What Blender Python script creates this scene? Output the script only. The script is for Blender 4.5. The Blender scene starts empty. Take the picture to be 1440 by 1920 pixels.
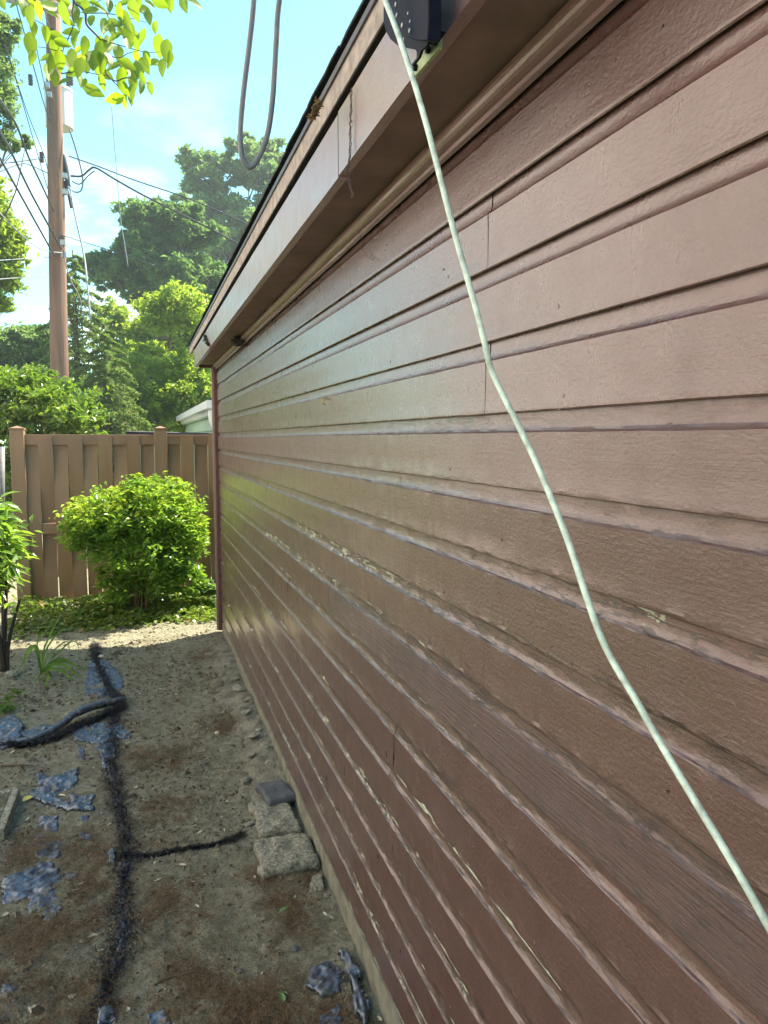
import bpy, math, random
import numpy as np
from mathutils import Vector, Matrix, Quaternion
random.seed(7); rng = np.random.default_rng(7)
S = bpy.context.scene
col = S.collection

# ---------------------------------------------------------------- camera
FPX = 1400.0
PITCH = math.atan(138/FPX); YAW = math.atan(456*math.cos(PITCH)/FPX)
CAM = np.array([-0.607, 0.0, 0.0])
cd = bpy.data.cameras.new('camera'); cam = bpy.data.objects.new('camera', cd); col.objects.link(cam)
cd.sensor_fit = 'HORIZONTAL'; cd.sensor_width = 36; cd.lens = 36*FPX/1440
cd.clip_start = 0.02; cd.clip_end = 2000
cam.location = CAM; cam.rotation_euler = (math.pi/2-PITCH, 0, -YAW)
S.camera = cam

# ---------------------------------------------------------------- sun and sky
SUN_H = np.array([0.93, 0.37]); SUN_H = SUN_H/np.linalg.norm(SUN_H); SUN_EL = math.radians(55)
W = bpy.data.worlds.new('World'); S.world = W; W.use_nodes = True
nt = W.node_tree; nt.nodes.clear()
wo = nt.nodes.new('ShaderNodeOutputWorld'); bg = nt.nodes.new('ShaderNodeBackground')
sky = nt.nodes.new('ShaderNodeTexSky'); sky.sky_type = 'NISHITA'; sky.sun_disc = False
sky.sun_elevation = SUN_EL; sky.sun_rotation = math.atan2(SUN_H[0], SUN_H[1])
sky.air_density = 1.0; sky.dust_density = 0.25; sky.ozone_density = 1.0
bg.inputs['Strength'].default_value = 0.10
tc = nt.nodes.new('ShaderNodeTexCoord'); mp = nt.nodes.new('ShaderNodeMapping'); mp.inputs['Scale'].default_value = (1.6, 1.6, 4.5)
cn = nt.nodes.new('ShaderNodeTexNoise'); cn.inputs['Scale'].default_value = 2.2; cn.inputs['Detail'].default_value = 7; cn.inputs['Roughness'].default_value = 0.55
cr = nt.nodes.new('ShaderNodeValToRGB'); cr.color_ramp.elements[0].position = 0.54; cr.color_ramp.elements[1].position = 0.68
sp = nt.nodes.new('ShaderNodeSeparateXYZ'); hz = nt.nodes.new('ShaderNodeMapRange')
hz.inputs['From Min'].default_value = 0.42; hz.inputs['From Max'].default_value = 0.12
hz.inputs['To Min'].default_value = 0.0; hz.inputs['To Max'].default_value = 0.85
mm = nt.nodes.new('ShaderNodeMath'); mm.operation = 'MULTIPLY'
mx = nt.nodes.new('ShaderNodeMix'); mx.data_type = 'RGBA'; mx.inputs[7].default_value = (8.0, 8.8, 9.2, 1)
nt.links.new(tc.outputs['Generated'], mp.inputs['Vector']); nt.links.new(mp.outputs[0], cn.inputs['Vector'])
nt.links.new(cn.outputs[0], cr.inputs[0]); nt.links.new(tc.outputs['Generated'], sp.inputs[0]); nt.links.new(sp.outputs['Z'], hz.inputs['Value'])
nt.links.new(cr.outputs[0], mm.inputs[0]); nt.links.new(hz.outputs[0], mm.inputs[1]); nt.links.new(mm.outputs[0], mx.inputs[0])
tint = nt.nodes.new('ShaderNodeMix'); tint.data_type = 'RGBA'; tint.blend_type = 'MULTIPLY'; tint.inputs[0].default_value = 1.0; tint.inputs[7].default_value = (0.54, 1.0, 1.0, 1)
nt.links.new(sky.outputs[0], tint.inputs[6]); nt.links.new(tint.outputs[2], mx.inputs[6]); nt.links.new(mx.outputs[2], bg.inputs['Color']); nt.links.new(bg.outputs[0], wo.inputs[0])
sl = bpy.data.lights.new('sun', 'SUN'); sl.energy = 4.2; sl.angle = math.radians(0.53); sl.color = (1.0, 0.95, 0.86)
so = bpy.data.objects.new('sun', sl); col.objects.link(so)
sdir = Vector((SUN_H[0]*math.cos(SUN_EL), SUN_H[1]*math.cos(SUN_EL), math.sin(SUN_EL)))
so.rotation_euler = sdir.to_track_quat('Z', 'Y').to_euler()
S.view_settings.view_transform = 'Standard'; S.view_settings.look = 'None'
S.view_settings.gamma = 1.0; S.view_settings.use_curve_mapping = False
S.view_settings.exposure = 2.02
S.view_settings.use_white_balance = True; S.view_settings.white_balance_temperature = 7700; S.view_settings.white_balance_tint = 10
S.cycles.max_bounces = 8; S.cycles.transparent_max_bounces = 8

# ---------------------------------------------------------------- helpers
_F0 = np.array([math.sin(YAW), math.cos(YAW), 0]); _R = np.array([math.cos(YAW), -math.sin(YAW), 0]); _U0 = np.array([0, 0, 1.])
_F = _F0*math.cos(PITCH)-_U0*math.sin(PITCH); _U = _U0*math.cos(PITCH)+_F0*math.sin(PITCH)
def on(px, py, ax, val):
    v = _F*FPX+_R*(px-720)-_U*(py-960)
    return CAM+v*((val-CAM[ax])/v[ax])
G = -1.64
HAZE = 0.0017
def onG(px, py, z=G): return on(px, py, 2, z)

def vnoise(x, y, z=0.0, seed=0):
    x = np.asarray(x, float); y = np.asarray(y, float); z = np.zeros_like(x)+z
    xi = np.floor(x).astype(np.int64); yi = np.floor(y).astype(np.int64); zi = np.floor(z).astype(np.int64)
    xf = x-xi; yf = y-yi; zf = z-zi
    u = xf*xf*(3-2*xf); v = yf*yf*(3-2*yf); w = zf*zf*(3-2*zf)
    def h(a, b, c):
        n = (a*374761393+b*668265263+c*2147483647+seed*974634777) & 0xffffffff
        n = ((n ^ (n >> 13))*1274126177) & 0xffffffff
        return ((n ^ (n >> 16)) & 0xffff)/32767.5-1
    def l(a, b, t): return a+(b-a)*t
    return l(l(l(h(xi, yi, zi), h(xi+1, yi, zi), u), l(h(xi, yi+1, zi), h(xi+1, yi+1, zi), u), v),
             l(l(h(xi, yi, zi+1), h(xi+1, yi, zi+1), u), l(h(xi, yi+1, zi+1), h(xi+1, yi+1, zi+1), u), v), w)
def fbm(x, y, z=0.0, oct=4, seed=0, g=0.5):
    s = 0; a = 1.0; t = 0
    for i in range(oct):
        s = s+a*vnoise(np.asarray(x)*2**i, np.asarray(y)*2**i, np.asarray(z)*2**i, seed+i*17); t += a; a *= g
    return s/t

def tag(o, label=None, cat=None, group=None, kind=None):
    if label: o['label'] = label
    if cat: o['category'] = cat
    if group: o['group'] = group
    if kind: o['kind'] = kind
    return o
def thing(name, loc, label, cat, group=None):
    o = bpy.data.objects.new(name, None); o.location = Vector([float(c) for c in loc]); o.empty_display_size = 0.1
    col.objects.link(o); return tag(o, label, cat, group)
def wloc(o):
    p = Vector((0, 0, 0))
    while o is not None:
        p = p+o.location; o = o.parent
    return p
def mesh(name, V, F, mat, parent=None, loc=None, smooth=False, rnd=None, wear=None, kind=None):
    """V in world coordinates; loc = origin (world)."""
    V = np.asarray(V, float).reshape(-1, 3)
    pw = wloc(parent) if parent else Vector((0, 0, 0))
    lw = Vector([float(c) for c in loc]) if loc is not None else pw
    me = bpy.data.meshes.new(name)
    Vl = V-np.array(lw)
    if isinstance(F, np.ndarray) and F.ndim == 2:
        n, k = F.shape
        me.vertices.add(len(Vl)); me.vertices.foreach_set('co', Vl.ravel())
        me.loops.add(n*k); me.loops.foreach_set('vertex_index', F.ravel().astype(np.int32))
        me.polygons.add(n); me.polygons.foreach_set('loop_start', np.arange(0, n*k, k, dtype=np.int32))
        me.update(calc_edges=True)
    else:
        me.from_pydata(Vl.tolist(), [], [list(map(int, f)) for f in F])
    me.validate()
    me.polygons.foreach_set('use_smooth', [bool(smooth)]*len(me.polygons))
    if smooth == 'angle': me.set_sharp_from_angle(angle=math.radians(17))
    if rnd is not None:
        a = me.attributes.new('rnd', 'FLOAT', 'FACE'); a.data.foreach_set('value', np.asarray(rnd, np.float32))
    if wear is not None:
        a = me.attributes.new('wear', 'FLOAT', 'POINT'); a.data.foreach_set('value', np.asarray(wear, np.float32))
    me.materials.append(mat)
    o = bpy.data.objects.new(name, me); o.location = lw-pw
    if parent: o.parent = parent
    col.objects.link(o)
    if kind: o['kind'] = kind
    return o
class MB:
    def __init__(s): s.V = []; s.F = []
    def add(s, V, F):
        b = len(s.V); s.V += [tuple(map(float, v)) for v in V]; s.F += [tuple(b+i for i in f) for f in F]; return s
    def box(s, lo, hi):
        x0, y0, z0 = lo; x1, y1, z1 = hi
        return s.add([(x0,y0,z0),(x1,y0,z0),(x1,y1,z0),(x0,y1,z0),(x0,y0,z1),(x1,y0,z1),(x1,y1,z1),(x0,y1,z1)],
              [(0,3,2,1),(4,5,6,7),(0,1,5,4),(1,2,6,5),(2,3,7,6),(3,0,4,7)])
    def prism(s, pts, off):
        n = len(pts); off = np.array(off, float); P = [np.array(p, float) for p in pts]
        return s.add(P+[p+off for p in P], [tuple(range(n))[::-1], tuple(range(n, 2*n))]+[(i, (i+1) % n, n+(i+1) % n, n+i) for i in range(n)])
    def tube(s, pts, rad, n=8, cap=True):
        P = [Vector([float(c) for c in p]) for p in pts]; m = len(P)
        if not hasattr(rad, '__len__'): rad = [rad]*m
        up = Vector((0.13, 0.21, 0.97)); V = []; nv = None
        for i in range(m):
            t = (P[min(i+1, m-1)]-P[max(i-1, 0)]).normalized()
            if nv is None:
                nv = t.cross(up)
                if nv.length < .1: nv = t.cross(Vector((1, 0, 0)))
            nv = (nv-t*nv.dot(t)).normalized(); b = t.cross(nv)
            for k in range(n):
                a = 2*math.pi*k/n; V.append(P[i]+(nv*math.cos(a)+b*math.sin(a))*rad[i])
        F = [(i*n+k, i*n+(k+1) % n, (i+1)*n+(k+1) % n, (i+1)*n+k) for i in range(m-1) for k in range(n)]
        if cap: F += [tuple(range(n))[::-1], tuple(range((m-1)*n, m*n))]
        return s.add(V, F)
    def build(s, name, mat, parent=None, loc=None, smooth=False, kind=None):
        return mesh(name, s.V, s.F, mat, parent, loc, smooth, kind=kind)
def bevel(o, w, seg=2):
    m = o.modifiers.new('bevel', 'BEVEL'); m.width = w; m.segments = seg; m.limit_method = 'ANGLE'; return o
def smooth_path(pts, k=6):
    P = [np.array(p, float) for p in pts]; P = [2*P[0]-P[1]]+P+[2*P[-1]-P[-2]]; out = []
    for i in range(1, len(P)-2):
        for j in range(k):
            t = j/k; a, b, c, d = P[i-1:i+3]
            out.append(.5*((2*b)+(-a+c)*t+(2*a-5*b+4*c-d)*t*t+(-a+3*b-3*c+d)*t**3))
    out.append(P[-2]); return out
def grid_faces(nu, nv):
    i = np.arange(nu-1)[:, None]*nv+np.arange(nv-1)[None, :]
    return np.stack([i, i+nv, i+nv+1, i+1], -1).reshape(-1, 4)

# ---------------------------------------------------------------- materials
class M:
    def __init__(s, name):
        s.m = bpy.data.materials.new(name); s.m.use_nodes = True; s.t = s.m.node_tree
        s.b = s.t.nodes['Principled BSDF']; s.out = s.t.nodes['Material Output']
    def n(s, typ, **kw):
        nd = s.t.nodes.new(typ)
        for k, v in kw.items():
            if k.startswith('i_'):
                key = k[2:].replace('_', ' ')
                nd.inputs[int(key) if key.isdigit() else key].default_value = v
            else: setattr(nd, k, v)
        return nd
    def l(s, a, b): s.t.links.new(a, b)
    def coord(s, scale=(1, 1, 1)):
        c = s.n('ShaderNodeTexCoord'); m = s.n('ShaderNodeMapping'); m.inputs['Scale'].default_value = scale
        s.l(c.outputs['Object'], m.inputs[0]); return m.outputs[0]
    def noise(s, scale, vec=None, detail=4, rough=.55):
        nd = s.n('ShaderNodeTexNoise', i_Scale=scale, i_Detail=detail, i_Roughness=rough)
        if vec is not None: s.l(vec, nd.inputs['Vector'])
        return nd.outputs[0]
    def ramp(s, v, a, b, c0=(0, 0, 0, 1), c1=(1, 1, 1, 1)):
        r = s.n('ShaderNodeValToRGB'); e = r.color_ramp.elements; e[0].position = a; e[1].position = b
        e[0].color = c0; e[1].color = c1; s.l(v, r.inputs[0]); return r.outputs[0]
    def mix(s, f, a, b):
        r = s.n('ShaderNodeMix', data_type='RGBA')
        for k, v in ((0, f), (6, a), (7, b)):
            if isinstance(v, (tuple, float, int)): r.inputs[k].default_value = v if not (isinstance(v, tuple) and len(v) == 3) else (*v, 1)
            else: s.l(v, r.inputs[k])
        return r.outputs[2]
    def math(s, op, a, b=None):
        r = s.n('ShaderNodeMath', operation=op)
        for k, v in ((0, a), (1, b)):
            if v is None: continue
            if isinstance(v, (int, float)): r.inputs[k].default_value = v
            else: s.l(v, r.inputs[k])
        return r.outputs[0]
    def bump(s, h, strength=.5, dist=.002, nrm=None):
        r = s.n('ShaderNodeBump'); r.inputs['Strength'].default_value = strength; r.inputs['Distance'].default_value = dist
        s.l(h, r.inputs['Height'])
        if nrm is not None: s.l(nrm, r.inputs['Normal'])
        return r.outputs[0]
    def attr(s, nm): return s.n('ShaderNodeAttribute', attribute_name=nm).outputs['Fac']

def simple(name, c, rough=.6, metal=0., var=.25, vs=20., bump=.3, bs=80., bd=.001, spec=.5, scale=(1, 1, 1)):
    m = M(name); v = m.coord(scale)
    n1 = m.noise(vs, v); lo = tuple(x*(1-var) for x in c); hi = tuple(min(1, x*(1+var)) for x in c)
    m.l(m.ramp(n1, .3, .7, (*lo, 1), (*hi, 1)), m.b.inputs['Base Color'])
    m.b.inputs['Roughness'].default_value = rough; m.b.inputs['Metallic'].default_value = metal
    m.b.inputs['Specular IOR Level'].default_value = spec
    if bump: m.l(m.bump(m.noise(bs, v), bump, bd), m.b.inputs['Normal'])
    return m.m

def siding_paint(name, base, rough=.36, grain=.25, weather=0.0, chip=0.0, spec=1.0, axis=1):
    m = M(name)
    st = [1, 1, 1]; st[axis] = .06; st2 = [1, 1, 1]; st2[axis] = .35
    v = m.coord(); vg = m.coord(tuple(st)); ve = m.coord(tuple(st2))
    big = m.noise(3.0, v, 3); c = m.mix(m.ramp(big, .3, .7), tuple(x*.88 for x in base), tuple(x*1.1 for x in base))
    fine = m.noise(90, v, 3); c = m.mix(m.math('MULTIPLY', m.ramp(fine, .42, .7), .25), c, tuple(x*.72+.02 for x in base))
    wear = m.attr('wear')
    # chipped paint next to the board edges: old pale green coat showing
    cn_ = m.noise(38, ve, 6, .68); ch = m.math('ADD', cn_, m.math('MULTIPLY', wear, .33))
    chm = m.ramp(ch, .905-chip, .92-chip); c2 = m.mix(chm, c, (.38, .42, .33))
    # fine dark cracks
    kn = m.noise(55, m.coord(tuple([1, 1, 1] if axis != 1 else [1, .16, 1])), 5, .6)
    kd = m.math('ABSOLUTE', m.math('SUBTRACT', kn, .5)); km = m.math('MULTIPLY', m.math('LESS_THAN', kd, .028), m.ramp(wear, .15, .7))
    if weather: km = m.math('MAXIMUM', km, m.math('MULTIPLY', m.math('LESS_THAN', kd, .010), m.ramp(m.noise(2.3, v, 2), .45, .6)))
    c3 = m.mix(km, c2, (.035, .025, .02))
    # grime specks
    sp_ = m.ramp(m.noise(160, v, 2), .74, .78); c4 = m.mix(m.math('MULTIPLY', sp_, .55), c3, (.05, .035, .03))
    m.l(c4, m.b.inputs['Base Color'])
    rr = m.ramp(m.noise(14, v, 4), .3, .75, (rough-.07,)*3+(1,), (rough+.13,)*3+(1,)); m.l(m.mix(chm, rr, (.8, .8, .8)), m.b.inputs['Roughness']); m.l(m.math('SUBTRACT', .8, m.math('MULTIPLY', m.math('MAXIMUM', chm, km), .75)), m.b.inputs['Coat Weight'])
    m.b.inputs['Specular IOR Level'].default_value = spec; m.b.inputs['Coat Weight'].default_value = .8; m.b.inputs['Coat Roughness'].default_value = .22
    n1 = m.bump(m.noise(150, m.coord((1, .7, 1)), 5, .62), .62, .0030)
    n2 = m.bump(m.noise(150, vg, 5, .7), grain*1.3, .0022, n1)
    n3 = m.bump(m.noise(26, ve, 3), .32, .0045, n2)
    n4 = m.bump(m.math('MULTIPLY', chm, -1.0), .7, .0012, n3)
    n5 = m.bump(m.math('MULTIPLY', km, -1.0), .8, .0015, n4)
    if weather:
        wv = m.noise(170, m.coord((1, .022, 1)), 5, .7)
        n5 = m.bump(m.ramp(wv, .40, .60), .6, .0038, n5)
    m.l(n5, m.b.inputs['Normal']); return m.m

BASE = (.112, .052, .046)
mat_board = siding_paint('siding_paint', BASE, rough=.30)
mat_board2 = siding_paint('siding_paint_worn', (.108, .052, .046), rough=.40, grain=.4, chip=.03)
mat_board3 = siding_paint('siding_paint_chipped', (.108, .052, .046), rough=.42, grain=.4, chip=.07)
mat_weather = siding_paint('siding_paint_weathered', (.108, .052, .046), rough=.45, grain=.6, weather=1.0, chip=.02)
mat_trim = siding_paint('trim_paint', (.24, .13, .118), rough=.36, grain=.3, chip=-.2)
mat_soffit = simple('soffit_paint', (.27, .17, .15), .6, var=.25, vs=9, bump=.4, bs=60, bd=.002)
mat_edge = simple('roof_edge_wood', (.33, .29, .26), .7, var=.35, vs=30, bump=.5, bs=90, bd=.002)
mat_drip = simple('drip_edge_metal', (.05, .055, .075), .4, metal=.3, var=.3)
mat_shingle = simple('asphalt_shingle', (.045, .047, .055), .95, var=.4, vs=60, bump=.8, bs=300, bd=.002)
mat_core = simple('dark_sheathing_and_shade', (.02, .016, .014), .9)
mat_foot = simple('footing_concrete', (.20, .20, .155), .9, var=.35, vs=14, bump=.8, bs=45, bd=.006)
mat_block = simple('old_concrete', (.25, .25, .195), .95, var=.6, vs=75, bump=1., bs=110, bd=.010)
mat_slate = simple('slate_stone', (.085, .095, .105), .7, var=.3, vs=15, bump=.5, bs=60, bd=.003)
mat_fence = simple('fence_composite', (.25, .150, .085), .55, var=.18, vs=5, bump=.25, bs=60, bd=.002, scale=(1, 1, .2))
def tint_by_object(mat, amt=.16):
    t = mat.node_tree; b = t.nodes['Principled BSDF']; src = b.inputs['Base Color'].links[0].from_socket
    oi = t.nodes.new('ShaderNodeObjectInfo'); mr = t.nodes.new('ShaderNodeMapRange'); mr.inputs['To Min'].default_value = 1-amt; mr.inputs['To Max'].default_value = 1+amt
    hs_ = t.nodes.new('ShaderNodeHueSaturation'); t.links.new(oi.outputs['Random'], mr.inputs['Value']); t.links.new(mr.outputs[0], hs_.inputs['Value']); t.links.new(src, hs_.inputs['Color']); t.links.new(hs_.outputs[0], b.inputs['Base Color'])
tint_by_object(mat_fence)
mat_fabric = None
def fabric(name, c, rough):
    m = M(name); v = m.coord(); m.l(m.ramp(m.noise(22, v, 5), .55, .68, (*c, 1), (.15, .145, .10, 1)), m.b.inputs['Base Color'])
    w1 = m.n('ShaderNodeTexWave', i_Scale=160, i_Distortion=.6); w1.bands_direction = 'X'; m.l(v, w1.inputs[0])
    w2 = m.n('ShaderNodeTexWave', i_Scale=160, i_Distortion=.6); w2.bands_direction = 'Y'; m.l(v, w2.inputs[0])
    n1 = m.bump(m.math('ADD', w1.outputs[1], w2.outputs[1]), .22, .001); n2 = m.bump(m.noise(32, m.coord((1, .3, 1)), 3, .5), .30, .004, n1)
    m.l(n2, m.b.inputs['Normal']); m.l(m.ramp(m.noise(30, v, 4), .38, .62, (rough,)*3+(1,), (.8,)*3+(1,)), m.b.inputs['Roughness'])
    m.b.inputs['Specular IOR Level'].default_value = 1.0; m.b.inputs['IOR'].default_value = 1.9; m.b.inputs['Specular Tint'].default_value = (.66, .80, 1, 1); return m.m
mat_fabric = fabric('landscape_fabric', (.010, .012, .018), .17)
mat_fray = simple('frayed_fabric', (.014, .015, .02), .45, var=.4, bump=0)
mat_fibre = None
def rndmat(name, c0, c1, rough=.6, trans=0.0, tcol=None, spec=.4, c2=None):
    m = M(name); a = m.attr('rnd'); r = m.ramp(a, 0, 1, (*c0, 1), (*c1, 1))
    if c2:
        e = [nd for nd in m.t.nodes if nd.bl_idname == 'ShaderNodeValToRGB'][0].color_ramp.elements.new(.93); e.color = (*c1, 1)
        [nd for nd in m.t.nodes if nd.bl_idname == 'ShaderNodeValToRGB'][0].color_ramp.elements[-1].color = (*c2, 1)
    m.l(r, m.b.inputs['Base Color']); m.b.inputs['Roughness'].default_value = rough; m.b.inputs['Specular IOR Level'].default_value = spec
    if trans:
        t = m.n('ShaderNodeBsdfTranslucent'); mixc = m.mix(.6, r, tcol); m.l(mixc, t.inputs[0])
        s = m.n('ShaderNodeMixShader'); s.inputs[0].default_value = trans
        m.l(m.b.outputs[0], s.inputs[1]); m.l(t.outputs[0], s.inputs[2]); m.l(s.outputs[0], m.out.inputs[0])
    return m.m
mat_fibre = rndmat('dry_fibre', (.08, .050, .025), (.20, .135, .075), .9)
mat_crumb = rndmat('soil_crumb', (.05, .04, .028), (.20, .17, .12), .95, c2=(.5, .45, .34))
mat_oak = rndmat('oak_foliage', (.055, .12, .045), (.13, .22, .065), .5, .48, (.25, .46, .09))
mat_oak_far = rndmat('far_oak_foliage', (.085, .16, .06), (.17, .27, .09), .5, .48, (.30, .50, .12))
mat_conif = rndmat('conifer_foliage', (.07, .13, .045), (.17, .25, .06), .6, .42, (.34, .50, .08))
mat_bright = rndmat('bright_foliage', (.13, .21, .03), (.26, .36, .05), .45, .5, (.52, .72, .07))
mat_shrubleaf = rndmat('broad_shrub_foliage', (.07, .15, .025), (.14, .24, .035), .28, .42, (.32, .52, .04), spec=.7)
mat_bush = rndmat('bush_foliage', (.085, .18, .03), (.18, .31, .05), .30, .5, (.42, .72, .07), spec=.7)
mat_ivy = rndmat('ivy_foliage', (.07, .13, .025), (.17, .26, .05), .35, .4, (.35, .52, .05), spec=.6, c2=(.35, .20, .08))
mat_bark = simple('bark', (.09, .07, .055), .9, var=.4, vs=20, bump=.8, bs=30, bd=.01, scale=(1, 1, .3))
mat_stem = simple('brown_stem', (.16, .09, .05), .8, var=.3, vs=40)
mat_darkstem = simple('dark_stem', (.035, .028, .022), .75)
mat_pole = simple('weathered_pole', (.21, .115, .08), .85, var=.4, vs=7, bump=.9, bs=14, bd=.02, scale=(1, 1, .07))
mat_can = simple('transformer_paint', (.62, .64, .66), .4, var=.06)
mat_arm = simple('crossarm_wood', (.30, .27, .27), .8, var=.3)
mat_wire = simple('wire_black', (.03, .035, .045), .5, bump=0)
mat_wiregrey = simple('wire_grey', (.25, .28, .30), .5, bump=0)
mat_metal = simple('galvanised_steel', (.45, .46, .46), .45, metal=.7, var=.2)
mat_post = simple('weathered_steel', (.20, .20, .20), .6, metal=.2)
mat_insul = simple('insulator_glaze', (.08, .05, .045), .25)
mat_cable = simple('grey_cable_jacket', (.16, .17, .19), .38, var=.2, vs=60, bump=.2, bs=300, bd=.0005)
mat_green = simple('pale_green_cable', (.58, .73, .65), .38, var=.35, vs=55, bump=.3, bs=400, bd=.0006)
mat_black = simple('black_powder_coat', (.006, .009, .022), .6, var=.3, vs=30, bump=.2, bs=300, bd=.0005, spec=.12)
mat_tab = simple('weathered_zinc', (.34, .44, .22), .5, metal=.15, var=.5, vs=60, bump=.3, bs=200, bd=.0008)
mat_brass = simple('brass', (.55, .42, .18), .35, metal=.9)
mat_nwall = simple('green_siding', (.40, .52, .40), .6, var=.08, vs=4)
mat_white = simple('white_gutter', (.75, .77, .78), .4, var=.05)
mat_twig = simple('twig', (.12, .085, .055), .85)
mat_petal = simple('dry_petal', (.62, .55, .42), .7, var=.2)
mat_yleaf = simple('yellow_leaf', (.60, .52, .16), .5, var=.25, vs=60)
mat_gleaf = simple('fallen_green_leaf', (.14, .26, .09), .5, var=.25, vs=60)
mat_blade = simple('lily_blade', (.14, .26, .05), .4, var=.35, vs=9)
mat_web = simple('web_debris', (.12, .085, .07), .9)

def leafmat(name, c0, c1, tcol, trans, rough):
    m = M(name); oi = m.n('ShaderNodeObjectInfo'); c = m.mix(oi.outputs['Random'], c0, c1)
    v = m.coord(); w = m.n('ShaderNodeTexWave', i_Scale=10., i_Distortion=1.5); w.bands_direction = 'DIAGONAL'; m.l(v, w.inputs[0])
    c = m.mix(m.math('MULTIPLY', w.outputs[1], .25), c, tuple(x*1.5 for x in c1)); m.l(c, m.b.inputs['Base Color'])
    m.b.inputs['Roughness'].default_value = rough; t = m.n('ShaderNodeBsdfTranslucent'); m.l(m.mix(.7, c, tcol), t.inputs[0])
    s = m.n('ShaderNodeMixShader'); m.l(m.math('ADD', m.math('MULTIPLY', m.math('FRACT', m.math('MULTIPLY', oi.outputs['Random'], 7.3)), trans), trans*.35), s.inputs[0]); m.l(m.b.outputs[0], s.inputs[1]); m.l(t.outputs[0], s.inputs[2]); m.l(s.outputs[0], m.out.inputs[0])
    m.l(m.bump(w.outputs[1], .3, .002), m.b.inputs['Normal']); return m.m
mat_dogwood = leafmat('dogwood_leaf', (.035, .09, .02), (.12, .22, .03), (.36, .56, .02), .60, .45)
mat_rhodo = leafmat('glossy_shrub_leaf', (.07, .16, .03), (.14, .26, .04), (.42, .64, .05), .50, .2)

# ground material
def ground_mat():
    m = M('ground_dirt'); v = m.coord()
    a = m.noise(3.2, v, 6, .6); b = m.noise(26, v, 6, .7); c = m.noise(120, v, 4, .7)
    base = m.mix(m.ramp(b, .32, .7), (.14, .138, .095), (.35, .355, .265))
    base = m.mix(m.math('MULTIPLY', m.ramp(a, .54, .72), .6), base, (.14, .095, .055))
    base = m.mix(m.ramp(m.noise(7, v, 5, .65), .56, .7), base, (.33, .33, .25))
    base = m.mix(m.ramp(c, .66, .72), base, (.50, .46, .36))
    base = m.mix(m.math('MULTIPLY', m.ramp(m.noise(75, v, 3), .62, .7), .7), base, (.045, .035, .025))
    m.l(base, m.b.inputs['Base Color']); m.b.inputs['Roughness'].default_value = .95; m.b.inputs['Specular IOR Level'].default_value = .25
    n1 = m.bump(b, .8, .03); n2 = m.bump(c, 1.0, .010, n1); n3 = m.bump(m.noise(420, v, 3), .6, .002, n2)
    m.l(n3, m.b.inputs['Normal']); return m.m
mat_ground = ground_mat()
mat_spill = simple('cement_rubble', (.17, .165, .125), .95, var=.4, vs=12, bump=1., bs=60, bd=.01)

# ---------------------------------------------------------------- ground
FABLINE = [onG(*p)[:2] for p in ((178,1205),(180,1240),(205,1290),(218,1320),(212,1370),(208,1430),(222,1500),(236,1570),(234,1640),(226,1700),(232,1760),(205,1830),(188,1900),(178,1960))]
def gz(x, y):
    x = np.asarray(x, float); y = np.asarray(y, float)
    z = G+.022*fbm(x*1.6, y*1.6, 0, 3, 3)+.014*fbm(x*9, y*9, 0, 4, 5)+.0075*fbm(x*38, y*38, 0, 3, 9, .7)-.006*np.abs(fbm(x*16, y*16, 0, 3, 13))
    z = z+.03*np.exp(-((x+.05)/.16)**2)*(.6+.6*vnoise(x*4, y*3.1, 0, 4))*np.clip((y-2.9)*2, 0, 1)*np.clip((6.3-y)*3, 0, 1)
    return z
us = np.concatenate([[-70, -25, -10, -5, -3.2, -2.6], np.arange(-2.3, .06, .0115), [.2, 1, 4, 12, 30, 70]])
vs_ = np.concatenate([[-40, -10, -3, 0, 1, 1.4], np.arange(1.6, 3.8, .0115), np.arange(3.8, 8.2, .022), [8.5, 9, 10, 12, 16, 25, 45, 90]])
UU, VV = np.meshgrid(us, vs_, indexing='ij'); ZZ = gz(UU, VV)
ZZ = np.where((UU > .05) | (VV > 8.3) | (UU < -2.4) | (VV < 1.5), G-.005, ZZ)
g = mesh('ground', np.stack([UU, VV, ZZ], -1), grid_faces(len(us), len(vs_))[:, ::-1][:, ::-1], mat_ground, smooth=True)
tag(g, kind='structure')

# ---------------------------------------------------------------- the garage
YE = 6.33; H = .1305; ZTOP = .436; NC = 15; Y0 = -.5
gar = thing('garage', (0, 3, G), 'long reddish brown garage clad in horizontal drop siding with worn paint and a low eave', 'garage')
MB().box((.014, Y0, G-.02), (5.2, YE-.004, .60)).build('wall_core', mat_core, gar)
bevel(MB().box((.003, Y0, G-.15), (.25, YE, ZTOP-H*NC-.033)).build('footing', mat_foot, gar), .004)
prof = [(.0050, .016), (.0030, .000), (.0006, -.0005), (-.0008, .0015), (-.0010, .006), (0, .012), (0, .045), (0, .078), (-.0002, .0955), (.0014, .0970), (.0040, .0988), (.0066, .1030), (.0082, .109), (.0090, .118), (.0094, .146)]
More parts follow.
